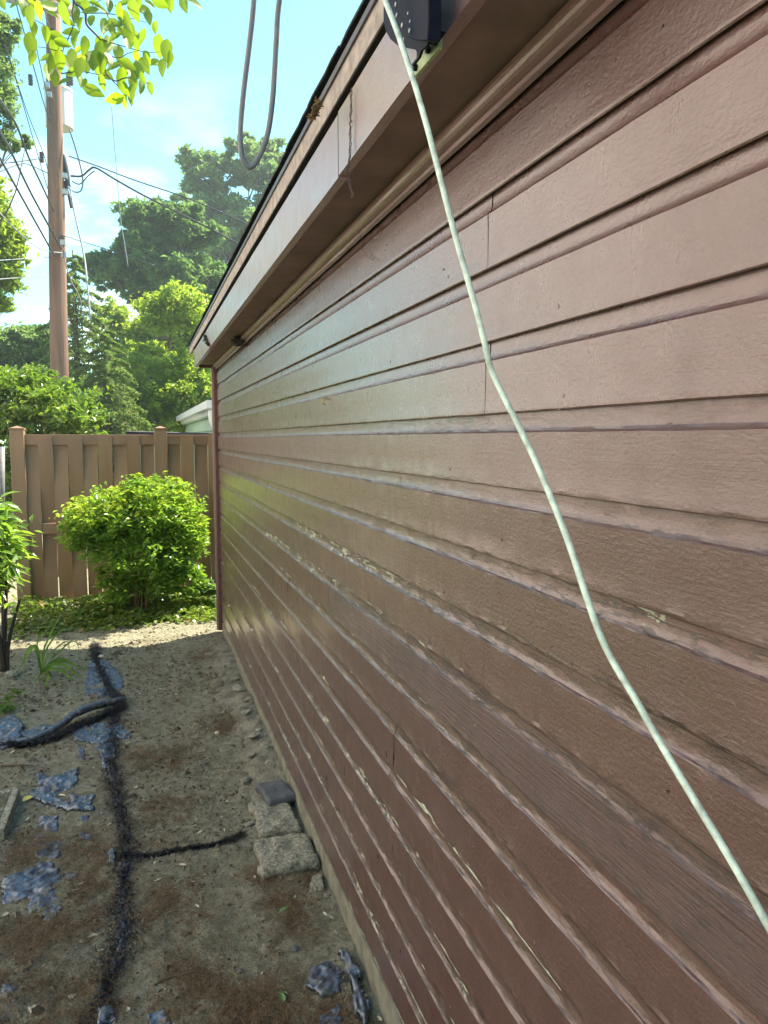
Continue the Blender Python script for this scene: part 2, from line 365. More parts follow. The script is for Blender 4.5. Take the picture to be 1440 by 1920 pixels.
# (offset inward from the face, height) per profile point
wearp = [1, 1, 1, 1, .75, .45, 0, 0, .35, .7, .8, .8, .8, .9, 1]
def ys_for(a, b):
    out = [a]; y = a
    while y < b-1e-6:
        y = min(b, y+(.010 if y < 2.2 else .02 if y < 3.5 else .04)); out.append(y)
    return np.array(out)
def board(j, a, b, mat, chipw=1.0):
    zb = ZTOP-H*(j)        # bottom of course j (course j lies between groove j-1 and groove j)
    y = ys_for(a+.0009, b-.0009); n = len(y); V = []; Wr = []
    tilt = random.uniform(-.0012, .0012)
    for k, (o, z) in enumerate(prof):
        if j == 0 and k > 8: z = min(z, .13)
        low = .0011*fbm(y*1.3, np.full(n, j*3.7+z*9), 0, 2, 11)
        worn = min(1, max(0, (j-2)/5))
        if k <= 4: zz = z+(.0004+.0013*worn)*fbm(y*22, np.full(n, j*5.), 0, 3, 21)-.0035*worn*np.clip(fbm(y*5, np.full(n, j*9.), 0, 4, 31)-.35, 0, 1)*(k in (2, 3))
        elif k in (8, 9): zz = z+(.0007+.0014*worn)*fbm(y*16, np.full(n, j*2.3), 0, 3, 22)
        else: zz = np.full(n, z)
        off = o+low+tilt*(z/.13)+(.0008*worn)*vnoise(y*45, np.full(n, j*8.+k), 0, 5)
        V.append(np.stack([off, y, zb+zz], -1))
        ww = wearp[k]*worn*chipw*(.55+.75*np.clip(fbm(y*1.1, np.full(n, j*4.4), 0, 2, 41)+.3, 0, 1)); Wr.append(ww+np.zeros(n))
    V = np.array(V); F = grid_faces(len(prof), n)
    o = mesh('siding_board', V, F, mat, gar, loc=(0, (a+b)/2 % 1.7 + j*.0, zb), smooth='angle', wear=np.array(Wr).ravel())
    return o
joints = {0: [3.9], 1: [1.264], 2: [3.4, 5.6], 3: [1.266], 4: [4.824], 5: [1.779], 6: [3.85], 7: [1.259], 8: [2.5, 5.1], 9: [3.267], 10: [1.791], 11: [3.26], 12: [4.29], 13: [2.22, 4.9], 14: [3.4], 15: [2.0, 4.4]}
for j in range(0, NC+1):
    e = [Y0]+joints.get(j, [])+[YE]
    for a, b in zip(e[:-1], e[1:]):
        mt = mat_board if j < 4 else mat_board2
        if j in (11, 13, 15) or (j == 4 and a < 2): mt = mat_board3 if j != 4 else mat_board2
        if j in (9, 10) and b < 3.5: mt = mat_board2
        if j == 8 and a < 1: mt = mat_weather
        if j >= 12 and b > 4: mt = mat_board3
        board(j, a, b, mt)
# corner boards at the far end
mat_cdark = simple('corner_board_paint', (.12, .05, .04), .5)
bevel(MB().box((-.024, YE+.001, G+.02), (.10, YE+.022, .585)).build('corner_board', mat_cdark, gar), .002)
bevel(MB().box((-.040, YE+.023, G+.02), (.10, YE+.045, .585)).build('corner_board', mat_trim, gar), .002)
# eave: soffit panels, crown moulding, fascia, roof trim, drip edge, shingles, deck
ye0, ye1 = Y0, 6.47; ZS = .612
for a, b in ((Y0, .93), (.934, 3.4), (3.404, ye1)):
    MB().box((-.142, a, ZS), (.03, b, ZS+.01)).build('soffit_panel', mat_soffit, gar)
def long_profile(name, P, a, b, mat, step=.05, amp=.0006, seed=0, closed=True, wearv=.5, smooth=False):
    y = np.arange(a, b+step*.5, step); y[-1] = b; n = len(y); V = []
    for k, (x, z) in enumerate(P):
        V.append(np.stack([x+amp*fbm(y*3, np.full(n, k*1.7), 0, 3, seed), y, z+amp*fbm(y*4, np.full(n, k*2.1+9), 0, 3, seed+3)], -1))
    V = np.array(V); m_ = len(P); F = []
    for k in range(m_ if closed else m_-1):
        k2 = (k+1) % m_
        for i in range(n-1): F.append((k*n+i, k*n+i+1, k2*n+i+1, k2*n+i))
    if closed: F += [tuple(k*n for k in range(m_)), tuple(k*n+n-1 for k in range(m_))[::-1]]
    return mesh(name, V, F, mat, gar, loc=(0, 1, .5), smooth=smooth, wear=np.full(m_*n, wearv))
mould = [(-.001, .560), (-.012, .5605), (-.013, .566), (-.0085, .569), (-.0085, .572)]+[(-.0095-.019*math.sin(t), .5925-.019*math.cos(t)) for t in np.linspace(.25, math.pi-.35, 9)]+[(-.006, .6115), (-.001, .6115)]
long_profile('crown_moulding', mould, Y0, YE+.0, mat_trim, .03, .0009, 51, wearv=.12, smooth=False)
YJ = 1.697
for a, b in ((Y0, YJ-.003), (YJ+.003, ye1)):
    dz = .0 if b < 2 else -.004
    long_profile('fascia_board', [(-.143, .591+dz), (-.165, .590+dz), (-.1655, .726+dz), (-.143, .726+dz)], a, b, mat_trim, .04, .0007, 61 if b < 2 else 71, wearv=.05)
long_profile('trim_shade_strip', [(-.14, .7265), (-.150, .7265), (-.150, .7400), (-.171, .7385), (-.171, .7415), (-.14, .7415)], Y0, 6.5, mat_core, .3, .0)  # near-black strip painting in the shade of the gap beneath the roof trim
long_profile('roof_trim_board', [(-.15, .742), (-.1725, .742), (-.1735, .7935), (-.15, .7935)], Y0, 6.95, mat_edge, .05, .0012, 81)
long_profile('drip_edge', [(-.15, .794), (-.176, .792), (-.179, .792), (-.180, .804), (-.15, .810)], Y0, 6.97, mat_drip, .1, .0006, 91)
MB().box((-.13, ye1+.001, .588), (.2, ye1+.02, .725)).build('gable_soffit_board', mat_cdark, gar)
PT = math.radians(24); ridge = 2.6
dk = MB(); c_, s_ = math.cos(PT), math.sin(PT)
L_ = (ridge+.15)/c_
dk.prism([(-.15, Y0, .811), (-.15+L_*c_, Y0, .811+L_*s_), (-.15+L_*c_, Y0, .793+L_*s_), (-.14, Y0, .7945)], (0, 6.95-Y0, 0)).build('roof_deck', mat_shingle, gar)
MB().prism([(5.3, Y0, .811), (ridge+.001, Y0, .811+L_*s_), (ridge+.001, Y0, .793+L_*s_), (5.3, Y0, .815)], (0, 6.95-Y0, 0)).build('roof_deck', mat_shingle, gar)
MB().prism([(.02, YE-.02, .60), (5.1, YE-.02, .60), (ridge, YE-.02, .80+ridge*math.tan(PT))], (0, .018, 0)).build('gable_wall', mat_core, gar)
shm = None
for row in range(3):
    y = Y0-(row % 2)*.15
    while y < 6.75:
        if shm is None:
            nb = MB(); V = []
            nx, ny = 5, 6
            for i in range(nx):
                for k in range(ny):
                    V.append((i*.06, k*.296/(ny-1), .0012*math.sin(k*2.1)*(i == 0)))
            F = [tuple(f) for f in grid_faces(nx, ny)]
            nb.add(V, F); nb.add([(a, b, c-.004) for a, b, c in V], [f[::-1] for f in F])
            nn = nx*ny
            for k in range(ny-1): nb.F.append((k, k+1, nn+k+1, nn+k))
            so_ = nb.build('shingle', mat_shingle, gar, loc=(0, 0, 0)); shm = so_.data; bpy.data.objects.remove(so_)
        o = bpy.data.objects.new('shingle', shm); o.parent = gar
        j = random.uniform(-.003, .003)
        p = Vector((-.190+row*.115*c_+j, y, .812+row*(.115*s_+.004)+.006))-wloc(gar)
        o.location = p; o.rotation_euler = (random.uniform(-.01, .01), -PT+random.uniform(-.006, .006), random.uniform(-.012, .012)); col.objects.link(o)
        y += .30
# nail heads and screw hook
nh = MB()
nailm = None
for j in range(0, NC+1):
    for y in np.arange(.62, 6.2, .405):
        yy = y+random.uniform(-.03, .03); zz = ZTOP-H*j+random.uniform(.018, .03)
        if random.random() < .35: continue
        P = [(-.0002-.0009*(k == 1), 0, 0) for k in (1,)]
        if nailm is None:
            t_ = MB(); n_ = 8
            t_.add([(-.0012, 0, 0)]+[(-.0008, .0030*math.cos(a), .0030*math.sin(a)) for a in np.linspace(0, 2*math.pi, n_, endpoint=False)]+[(.002, .0042*math.cos(a), .0042*math.sin(a)) for a in np.linspace(0, 2*math.pi, n_, endpoint=False)],
                   [(0, 1+(k+1) % n_, 1+k) for k in range(n_)]+[(1+k, 1+(k+1) % n_, 1+n_+(k+1) % n_, 1+n_+k) for k in range(n_)])
            q = t_.build('nail_head', mat_board, gar, loc=(0, 0, 0)); nailm = q.data; bpy.data.objects.remove(q)
        o = bpy.data.objects.new('nail_head', nailm); o.parent = gar; o.location = Vector((0, yy, zz))-wloc(gar); col.objects.link(o)
hk = on(617, 748, 0, 0); a_ = [hk+np.array(d) for d in ((.004, 0, 0), (-.012, 0, 0), (-.020, .002, -.002), (-.024, .001, -.010), (-.020, 0, -.017), (-.013, 0, -.018))]
MB().tube(smooth_path(a_, 4), .0018, 6).build('screw_hook', mat_brass, gar, smooth=True)
# knot holes / gaps in the old boards: small dark recesses with a torn rim
def hole(px, py, w, h):
    c = on(px, py, 0, -.0012); n = 9; r = [random.uniform(.6, 1.2) for _ in range(n)]
    P = [c+np.array([0, w*r[i]*math.cos(2*math.pi*i/n), h*r[i]*math.sin(2*math.pi*i/n)]) for i in range(n)]
    MB().prism(P, (.001, 0, 0)).build('split_gap', mat_core, gar, loc=c)
for a in ((432,1056,.006,.013),(490,1217,.005,.010),(708,1605,.0035,.008),(488,1252,.004,.022),(738,1410,.0009,.022),(737,1425,.0009,.016),(940,1012,.0022,.0022),(1252,1484,.004,.0025),(646,1445,.0016,.016),(586,1492,.002,.012),(663,1510,.0018,.012),(735,1590,.001,.010),(750,1785,.002,.008),(831,505,.003,.002),(1242,48,.0018,.0018),(970,1562,.002,.001),(724,1418,.001,.02),(520,1270,.003,.018),(500,1300,.003,.02),(630,1520,.002,.01),(560,1390,.0024,.014),(612,1462,.0014,.016)):
    hole(*a)
# curled paint flakes along the lips
flk = []
for i in range(190):
    t_ = MB()
mfl = []
for q in range(4):
    t_ = MB(); n_ = 5; V = []
    for a in range(n_):
        for b in range(3):
            u = a/(n_-1); w_ = .5*math.sin(math.pi*min(1, u*.9+.1))*(.7+.5*random.random())
            V.append((-.35*u*u-.05*abs(b-1), u*1.6-.8, (b-1)*w_))
    t_.add(V, [tuple(f) for f in grid_faces(n_, 3)]); q_ = t_.build('paint_flake', mat_board2, gar, loc=(0, 0, 0)); mfl.append(q_.data); bpy.data.objects.remove(q_)
for i in range(290):
    j = random.choices(range(3, NC+1), weights=[1, 1.5, 2, 2, 2, 2, 2, 3, 3, 3, 4, 4, 3][:NC-2])[0]
    y = .5+5.8*random.random()**1.4; z = ZTOP-H*j+random.choice((.002, .098, -.003, .1))+random.uniform(-.002, .004)
    o = bpy.data.objects.new('paint_flake', random.choice(mfl)); o.parent = gar; o.location = Vector((-.0008, y, z))-wloc(gar)
    s = random.uniform(.002, .0055)*(1+.25*y); o.scale = (s*.8, s*random.uniform(.8, 2.2), s*random.uniform(.5, 1.0)); o.rotation_euler = (random.uniform(-.4, .4), 0, 0); col.objects.link(o)
# bare pale strips where paint has fallen off a lip (old green coat)
mat_old = simple('old_pale_coat', (.42, .48, .38), .75, var=.3, vs=120, bump=.6, bs=300, bd=.001)
def strip(j, a, b, w, seed, up=0.0):
    y = np.arange(a, b, .004); n = len(y); z0 = ZTOP-H*j
    w1 = 1.35*w*np.clip(.55+1.1*fbm(y*30, np.full(n, seed), 0, 3, seed), .02, 2)*np.sin(np.pi*np.clip((y-a)/(b-a), .0, 1))**.4
    V = np.concatenate([np.stack([np.full(n, -.0019), y, z0+up+.0008+0*y], -1), np.stack([np.full(n, -.0016), y, z0+up+.001+w1], -1)])
    F = np.stack([np.arange(n-1), np.arange(1, n), n+np.arange(1, n), n+np.arange(n-1)], -1)
    V2 = V.copy(); V2[:, 0] += .0035
    mesh('bare_strip', np.concatenate([V, V2]), np.concatenate([F, F[:, ::-1]+2*n]), mat_old, gar, loc=(0, (a+b)/2, z0))
strip(10, 1.24, 1.42, .006, 3); strip(10, 1.44, 1.64, .0085, 4); strip(10, 1.68, 1.76, .005, 5); strip(10, 2.5, 2.62, .007, 6); strip(10, .96, 1.22, .005, 7)
strip(12, 2.45, 2.75, .006, 8); strip(12, 1.35, 1.5, .004, 9); strip(14, 1.5, 1.75, .004, 10); strip(7, 3.4, 3.6, .004, 11); strip(10, 3.3, 3.5, .006, 12)
strip(13, 1.2, 1.4, .005, 13); strip(8, 1.55, 1.6, .004, 14); strip(10, 4.1, 4.4, .006, 15)

# cement rubble along the wall foot
sp_t = thing('cement_rubble', (-.08, 4.0, G), 'grey crumbly strip of cement rubble heaped along the foot of the garage wall', 'rubble')
xs = np.arange(-.36, .02, .0125); ysr = np.arange(3.1, 6.25, .0125); X, Y = np.meshgrid(xs, ysr, indexing='ij')
hgt = .036*np.clip(1-((X+.03)/(.20+.09*vnoise(Y*2.3, 0*Y, 0, 77)))**2, -1, 1)+.016*fbm(X*9, Y*9, 0, 5, 78)+.008*fbm(X*30, Y*30, 0, 3, 79)-.012
hgt = hgt*(np.clip((Y-3.1)*4, 0, 1))*(np.clip((6.2-Y)*2, 0, 1))-.006
mesh('rubble_mound', np.stack([X, Y, gz(X, Y)+hgt], -1), grid_faces(len(xs), len(ysr)), mat_spill, sp_t, smooth=True)

# ---------------------------------------------------------------- stones and blocks
def slab(name, corners, z0, h, mat, label, cat, rough=.006, seed=0):
    """corners: four ground points (world xy) in order"""
    c = np.mean(corners, 0); C = [np.array(p) for p in corners]; n = 15
    root = None; V = []; nz = 5
    def bil(u, v): return (C[0]*(1-u)+C[1]*u)*(1-v)+(C[3]*(1-u)+C[2]*u)*v
    F = []; idx = {}
    def vert(u, v, w):
        k = (round(u*99), round(v*99), round(w*99))
        if k not in idx:
            p = bil(u, v); e = max(abs(u-.5), abs(v-.5))*2; ins = .93+.07*(1-abs(w*2-1)**3); p = c+(p-c)*ins
            q = np.array([p[0], p[1], z0+h*w])
            s_ = seed*3.1
            q += rough*np.array([float(fbm(q[0]*22+s_, q[1]*22, q[2]*22, 3, 5)), float(fbm(q[0]*22, q[1]*22+s_, q[2]*22, 3, 6)), float(fbm(q[0]*22, q[1]*22, q[2]*22+s_, 3, 7))])
            idx[k] = len(V); V.append(q)
        return idx[k]
    r = [i/(n-1) for i in range(n)]; rz = [i/(nz-1) for i in range(nz)]
    for i in range(n-1):
        for k in range(n-1):
            for w, fl in ((1, 0), (0, 1)):
                f = (vert(r[i], r[k], w), vert(r[i+1], r[k], w), vert(r[i+1], r[k+1], w), vert(r[i], r[k+1], w)); F.append(f[::-1] if fl else f)
    for i in range(n-1):
        for k in range(nz-1):
            F.append((vert(r[i], 0, rz[k]), vert(r[i+1], 0, rz[k]), vert(r[i+1], 0, rz[k+1]), vert(r[i], 0, rz[k+1])))
            F.append((vert(r[i+1], 1, rz[k]), vert(r[i], 1, rz[k]), vert(r[i], 1, rz[k+1]), vert(r[i+1], 1, rz[k+1])))
            F.append((vert(0, r[i+1], rz[k]), vert(0, r[i], rz[k]), vert(0, r[i], rz[k+1]), vert(0, r[i+1], rz[k+1])))
            F.append((vert(1, r[i], rz[k]), vert(1, r[i+1], rz[k]), vert(1, r[i+1], rz[k+1]), vert(1, r[i], rz[k+1])))
    o = mesh(name, V, F, mat, loc=(c[0], c[1], z0), smooth=True); tag(o, label, cat); return o
def gp(*pts, z=G): return [onG(x, y, z)[:2] for x, y in pts]
slab('concrete_chunk', gp((490,1640),(600,1612),(574,1560),(478,1578), z=G+.035), G-.01, .055, mat_block, 'rough pale concrete chunk lying flat beside the wall, nearest of the row', 'concrete chunk', .016, 1)
slab('concrete_chunk', gp((492,1566),(566,1556),(540,1500),(466,1506), z=G+.02), G-.02, .048, mat_block, 'half buried concrete chunk between the nearest chunk and the dark slate', 'concrete chunk', .020, 2)
slab('slate_piece', gp((507,1508),(556,1492),(528,1462),(478,1472), z=G+.05), G+.022, .036, mat_slate, 'broken dark grey slate piece lying on the concrete chunk', 'stone', .009, 3)
slab('stone', gp((578,1680),(610,1668),(604,1640),(585,1645), z=G+.01), G-.012, .03, mat_block, 'small grey flat stone by the wall in front of the concrete chunk', 'stone', .006, 4)
mat_rub = simple('rubble_stone', (.30, .295, .235), .95, var=.35, vs=1.5, bump=.5, bs=5, bd=.05)
RB = MB(); rbm = []
for q in range(5):
    V = []; n_ = 26
    for i in range(n_):
        d = rng.normal(0, 1, 3); d /= np.linalg.norm(d); V.append(d*np.array([1, .8, .5])*rng.uniform(.75, 1.1))
    import bmesh
    bm = bmesh.new(); [bm.verts.new(v) for v in V]; h_ = bmesh.ops.convex_hull(bm, input=bm.verts); bmesh.ops.delete(bm, geom=[v for v in bm.verts if not v.link_faces], context='VERTS'); bmesh.ops.recalc_face_normals(bm, faces=bm.faces)
    me_ = bpy.data.meshes.new('rubble_stone'); bm.to_mesh(me_); bm.free(); me_.materials.append(mat_rub); rbm.append(me_)
for i, (x, y, r_) in enumerate([(452,1300,.035),(470,1330,.022),(462,1352,.03),(486,1385,.02),(478,1400,.034),(498,1420,.024),(505,1448,.018),(470,1432,.026),(560,1512,.018),(575,1540,.022),(592,1590,.02),(604,1610,.026),(596,1628,.014),(468,1545,.02),(620,1690,.012),(640,1720,.016),(655,1752,.014),(462,1470,.03),(690,1800,.012),(700,1868,.016),(440,1282,.03),(548,1640,.012),(500,1650,.012)]):
    c = onG(x, y); o = bpy.data.objects.new('rubble_stone', rbm[i % 5]); c[0] = min(c[0], -.02-r_); c[2] = float(gz(c[0], c[1]))+r_*.3+(.022 if y < 1460 else .004); o.location = Vector(c); o.scale = (r_*1.35, r_*1.1, r_*.8)
    o.rotation_euler = (random.uniform(-.4, .4), random.uniform(-.4, .4), random.uniform(0, 6.3)); col.objects.link(o); tag(o, 'small broken grey stone in the rubble at the foot of the garage wall', 'stone', 'broken stones along the wall foot')
def pebble(px, py, r, mat, label, sq=.6):
    c = onG(px, py); c[2] = float(gz(c[0], c[1]))+r*sq*.4; V = []; F = []; nu, nv = 10, 7
    for i in range(nv):
        t = math.pi*i/(nv-1)
        for k in range(nu):
            a = 2*math.pi*k/nu; d = np.array([math.sin(t)*math.cos(a), math.sin(t)*math.sin(a), math.cos(t)*sq]); d *= r*(1+.12*float(vnoise(d[0]*2+px, d[1]*2, d[2]*2)))
            V.append(c+d)
    for i in range(nv-1):
        for k in range(nu): F.append((i*nu+k, (i+1)*nu+k, (i+1)*nu+(k+1) % nu, i*nu+(k+1) % nu))
    tag(mesh('pebble', V, F, mat, loc=c, smooth=True), label, 'pebble')
pebble(553, 1780, .014, mat_slate, 'round grey pebble on the dirt above the green leaf scraps')
pebble(450, 1822, .011, mat_slate, 'dark round pebble half sunk in the dirt near the bottom middle', .7)
pebble(38, 1390, .012, mat_petal, 'pale round pebble just below the rolled black fabric edge')
pebble(407, 1378, .014, mat_petal, 'single whitish pebble in the middle of the bare dirt path')
pebble(190, 1232, .022, mat_petal, 'pale pebble beside the far end of the black fabric strip', .5)
pebble(22, 1268, .05, mat_block, 'light grey stone at the foot of the dark shrub stem', .6)
# hollow concrete block at the left edge
cb = thing('cinder_block', onG(0, 1520), 'old grey hollow concrete block half sunk in dirt at the left edge', 'concrete block')
A = onG(42, 1470, G+.03); B = onG(8, 1562, G+.03); ex = (A-B); L_b = np.linalg.norm(ex); ex /= L_b; ey = np.array([-ex[1], ex[0], 0])
def ob(u0, u1, v0, v1, z0, z1, nm):
    P = [B+ex*u0+ey*v0, B+ex*u1+ey*v0, B+ex*u1+ey*v1, B+ex*u0+ey*v1]; P = [np.array([p[0], p[1], z0]) for p in P]
    bevel(MB().prism(P, (0, 0, z1-z0)).build(nm, mat_block, cb), .005)
LB = .39; 
ob(0, LB, 0, .032, G-.1, G+.045, 'block_side'); ob(0, LB, .16, .19, G-.1, G+.045, 'block_side')
ob(0, .032, .033, .159, G-.1, G+.0445, 'block_web'); ob(LB-.032, LB, .033, .159, G-.1, G+.0445, 'block_web'); ob(LB/2-.016, LB/2+.016, .033, .159, G-.1, G+.0445, 'block_web')

# ---------------------------------------------------------------- landscape fabric
fabt = thing('landscape_fabric', (FABLINE[5][0], FABLINE[5][1], G), 'torn black woven weed fabric showing through the dirt as a frayed strip and shiny patches', 'weed fabric')
def inpoly(X, Y, P):
    ins = np.zeros(X.shape, bool); n = len(P)
    for i in range(n):
        x0, y0 = P[i]; x1, y1 = P[(i+1) % n]
        c = ((y0 > Y) != (y1 > Y)) & (X < (x1-x0)*(Y-y0)/((y1-y0) if abs(y1-y0) > 1e-9 else 1e-9)+x0); ins ^= c
    return ins
def patch(pts, lift=.012, wr=.010, seed=0, dirx=1, res=.0045, bury=.0, nm='fabric_patch'):
    P = [onG(*p)[:2] for p in pts]; P = np.array(P); lo = P.min(0)-.02; hi = P.max(0)+.02
    xs = np.arange(lo[0], hi[0], res); ysx = np.arange(lo[1], hi[1], res); X, Y = np.meshgrid(xs, ysx, indexing='ij')
    Xn = X+.020*fbm(X*30, Y*30, 0, 4, seed+1, .7); Yn = Y+.028*fbm(X*26, Y*26, 0, 4, seed+2, .7)
    ins = inpoly(Xn, Yn, [tuple(p) for p in P])
    ca, sa = math.cos(dirx), math.sin(dirx); U_ = X*ca+Y*sa; V_ = -X*sa+Y*ca
    wrk = np.abs(fbm(U_*5+.3*fbm(X*4, Y*4, 0, 2, seed), V_*26, 0, 3, seed+5))
    wr *= .40; lift *= .6; wrk = wrk+.5*np.abs(fbm(U_*8, V_*60, 0, 2, seed+6)); Z = gz(X, Y)+lift+wr*(wrk*2-.4)-bury*np.clip(fbm(X*8, Y*8, 0, 3, seed+9)+.1, 0, 1)*.06
    fo = ins.astype(float)
    for _ in range(5):
        q = np.pad(fo, 1); fo = (q[1:-1, 1:-1]*2+q[:-2, 1:-1]+q[2:, 1:-1]+q[1:-1, :-2]+q[1:-1, 2:])/6*ins
    fo = np.clip((fo-.25)*1.6, 0, 1); Z = gz(X, Y)+(Z-gz(X, Y))*fo-.007*(1-fo)-.030*np.clip(fbm(X*11, Y*11, 0, 4, seed+19)-.12, 0, 1)
    F = grid_faces(len(xs), len(ysx)); keep = ins.ravel()[F].all(1)
    F = F[keep]; 
    if len(F) == 0: return
    used = np.unique(F); mp_ = np.zeros(X.size, int); mp_[used] = np.arange(len(used)); V = np.stack([X, Y, Z], -1).reshape(-1, 3)[used]
    o = mesh(nm, V, mp_[F], mat_fabric, fabt, smooth=True); s = o.modifiers.new('thick', 'SOLIDIFY'); s.thickness = .0006
patch([(165,1240),(200,1235),(232,1270),(230,1310),(205,1325),(180,1300),(155,1300)], .010, .008, 1, .3)
patch([(130,1360),(215,1350),(245,1372),(245,1384),(215,1385),(220,1440),(190,1440),(180,1392),(140,1392)], .016, .012, 2, 1.3)
patch([(140,1398),(152,1400),(166,1424),(150,1428)], .008, .004, 3, .3)
patch([(118,1450),(150,1440),(145,1475),(95,1500),(62,1495),(70,1455),(100,1458)], .014, .014, 4, .9, bury=.2)
patch([(130,1490),(182,1486),(172,1512),(128,1508)], .010, .006, 5, 1.4)
patch([(52,1475),(130,1505),(175,1510),(180,1520),(125,1522),(60,1500)], .022, .008, 6, 1.5)
patch([(70,1528),(112,1528),(120,1570),(110,1608),(62,1605),(62,1550)], .012, .012, 7, .4, bury=.35)
patch([(148,1528),(168,1526),(166,1540),(146,1540)], .008, .004, 8, .4); patch([(146,1556),(172,1560),(176,1570),(146,1572)], .008, .005, 18, .4)
patch([(70,1615),(100,1610),(115,1635),(152,1630),(148,1645),(100,1655),(122,1680),(118,1700),(95,1740),(60,1732),(50,1690),(0,1700),(0,1650),(30,1640)], .014, .012, 9, .7, bury=.25)
patch([(50,1738),(72,1740),(80,1800),(55,1800)], .008, .007, 10, .6, bury=.3)
patch([(0,1850),(40,1850),(35,1880),(10,1920),(-20,1920)], .008, .006, 11, .6, bury=.3)
patch([(198,1592),(218,1592),(220,1628),(200,1625)], .02, .006, 12, 1.3)
patch([(0,1345),(30,1340),(48,1360),(35,1400),(0,1408),(-30,1390)], .03, .02, 13, .2)
patch([(60,1362),(90,1355),(100,1362),(60,1382),(20,1376)], .012, .01, 14, 1.4)
patch([(582,1812),(610,1798),(648,1815),(650,1850),(600,1870),(565,1850)], .016, .014, 15, .8, bury=.15)
patch([(632,1752),(642,1775),(680,1830),(695,1890),(690,1940),(672,1925),(655,1860),(640,1800)], .035, .022, 16, 1.5)
patch([(590,1895),(640,1880),(650,1925),(585,1935)], .014, .012, 17, .8, bury=.15)
patch([(275,1905),(315,1890),(325,1930),(270,1935)], .014, .012, 19, .8)
patch([(180,1895),(215,1880),(220,1925),(175,1930)], .018, .012, 20, .8)
# rolled edge running left from the junction
roll = [onG(x, y)+np.array([0, 0, h]) for x, y, h in ((232,1318,.02),(205,1328,.035),(170,1340,.045),(140,1352,.042),(118,1366,.030),(95,1378,.024),(60,1392,.02),(25,1398,.02),(-10,1402,.02))]
rp = smooth_path(roll, 5); 
MB().tube(rp, [.024*(1-.5*abs(i/len(rp)-.25))*(1+.06*math.sin(i*1.1)) for i in range(len(rp))], 9).build('rolled_edge', mat_fabric, fabt, smooth=True)
def tris_cloud(P, D, Wd, L, wv):
    """thin blades: base P, direction D (n,3), width vector"""
    n = len(P); V = np.stack([P-Wd*wv[:, None], P+Wd*wv[:, None], P+D*L[:, None]], 1).reshape(-1, 3); return V, np.arange(3*n).reshape(-1, 3)
def fray(line, n, wid, L, nm='frayed_threads', mat=None, hgt=.02):
    P2 = np.array([p[:2] for p in line]); seg = np.linalg.norm(np.diff(P2, axis=0), axis=1); cum = np.r_[0, np.cumsum(seg)]
    s = rng.random(n)*cum[-1]; x = np.interp(s, cum, P2[:, 0]); y = np.interp(s, cum, P2[:, 1])
    ww = wid*(.6+.5*vnoise(s*9, s*0, 0, 3))
    x = x+rng.normal(0, 1, n)*ww*.5; y = y+rng.normal(0, 1, n)*ww*.2
    D = rng.normal(0, 1, (n, 3)); D[:, 2] = np.abs(D[:, 2])*.8+.1; D /= np.linalg.norm(D, axis=1)[:, None]
    Wv = rng.normal(0, 1, (n, 3)); Wv = np.cross(D, Wv); Wv /= np.linalg.norm(Wv, axis=1)[:, None]
    P = np.stack([x, y, gz(x, y)+rng.random(n)*hgt*.6], -1)
    V, F = tris_cloud(P, D, Wv, L*(.4+rng.random(n)), np.full(n, .0011)*(1+rng.random(n)))
    return mesh(nm, V, F, mat or mat_fray, fabt, kind='stuff', rnd=rng.random(n))
def ribbon(line, wid, lift, seed):
    L = smooth_path([np.array([p[0], p[1], 0]) for p in line], 14); V = []; nc = 9
    for i, p in enumerate(L):
        t = L[min(i+1, len(L)-1)]-L[max(0, i-1)]; t /= np.linalg.norm(t); nrm = np.array([-t[1], t[0], 0])
        for k in range(nc):
            u = (k/(nc-1)-.5)*2; w_ = wid*(.75+.5*float(vnoise(i*.35, k*.0, 0, seed)))
            q = p+nrm*u*w_*.5; z = float(gz(q[0], q[1]))+lift*(1-u*u)+.007*float(fbm(i*.45, k*.9, 0, 3, seed))-.003
            V.append((q[0], q[1], z))
    mesh('frayed_strip', V, grid_faces(len(L), nc), mat_fabric, fabt, smooth=True)
ribbon(FABLINE, .055, .007, 5); fray(FABLINE, 17000, .070, .017)
cross = [onG(*p)[:2] for p in ((228,1606),(270,1608),(310,1600),(350,1592),(390,1588),(430,1578),(455,1565))]
ribbon(cross, .020, .006, 8); fray(cross, 3400, .045, .013)
rl2 = [onG(*p)[:2] for p in ((-10,1400),(30,1402),(60,1398),(100,1388),(130,1372),(180,1350),(228,1330),(225,1312))]
fray(rl2, 6000, .05, .024, hgt=.05)

# ---------------------------------------------------------------- litter: fibre mats, crumbs, twigs, petals
def scatter_region(n, x0, x1, y0, y1, dens):
    out = []; tot = 0
    while tot < n:
        x = rng.uniform(x0, x1, n); y = y0+(y1-y0)*rng.random(n)**1.6
        k = rng.random(n) < dens(x, y); out.append(np.stack([x[k], y[k]], -1)); tot += k.sum()
    return np.concatenate(out)[:n]
spots = [onG(*p)[:2] for p in ((170,1590),(130,1720),(330,1700),(560,1900),(545,1700),(520,1655),(450,1900),(300,1520),(270,1430),(420,1360),(150,1890),(180,1650),(380,1230),(60,1590),(520,1870),(350,1860),(420,1280),(60,1760),(560,1640),(330,1420),(30,1850),(590,1930))]
def dens_f(x, y):
    d = np.zeros_like(x)
    for i, c in enumerate(spots): d = np.maximum(d, np.exp(-(((x-c[0])/.10)**2+((y-c[1])/.13)**2)))
    return np.clip(d*1.1*(.4+.9*(vnoise(x*14, y*14, 0, 3) > -.1))+.10*np.clip(fbm(x*5, y*5, 0, 3, 55)*3, 0, 1), 0, 1)
n = 52000; p = scatter_region(n, -1.9, -.02, 1.6, 6.4, dens_f); D = rng.normal(0, 1, (n, 3)); D[:, 2] = rng.random(n)*.5; D /= np.linalg.norm(D, axis=1)[:, None]
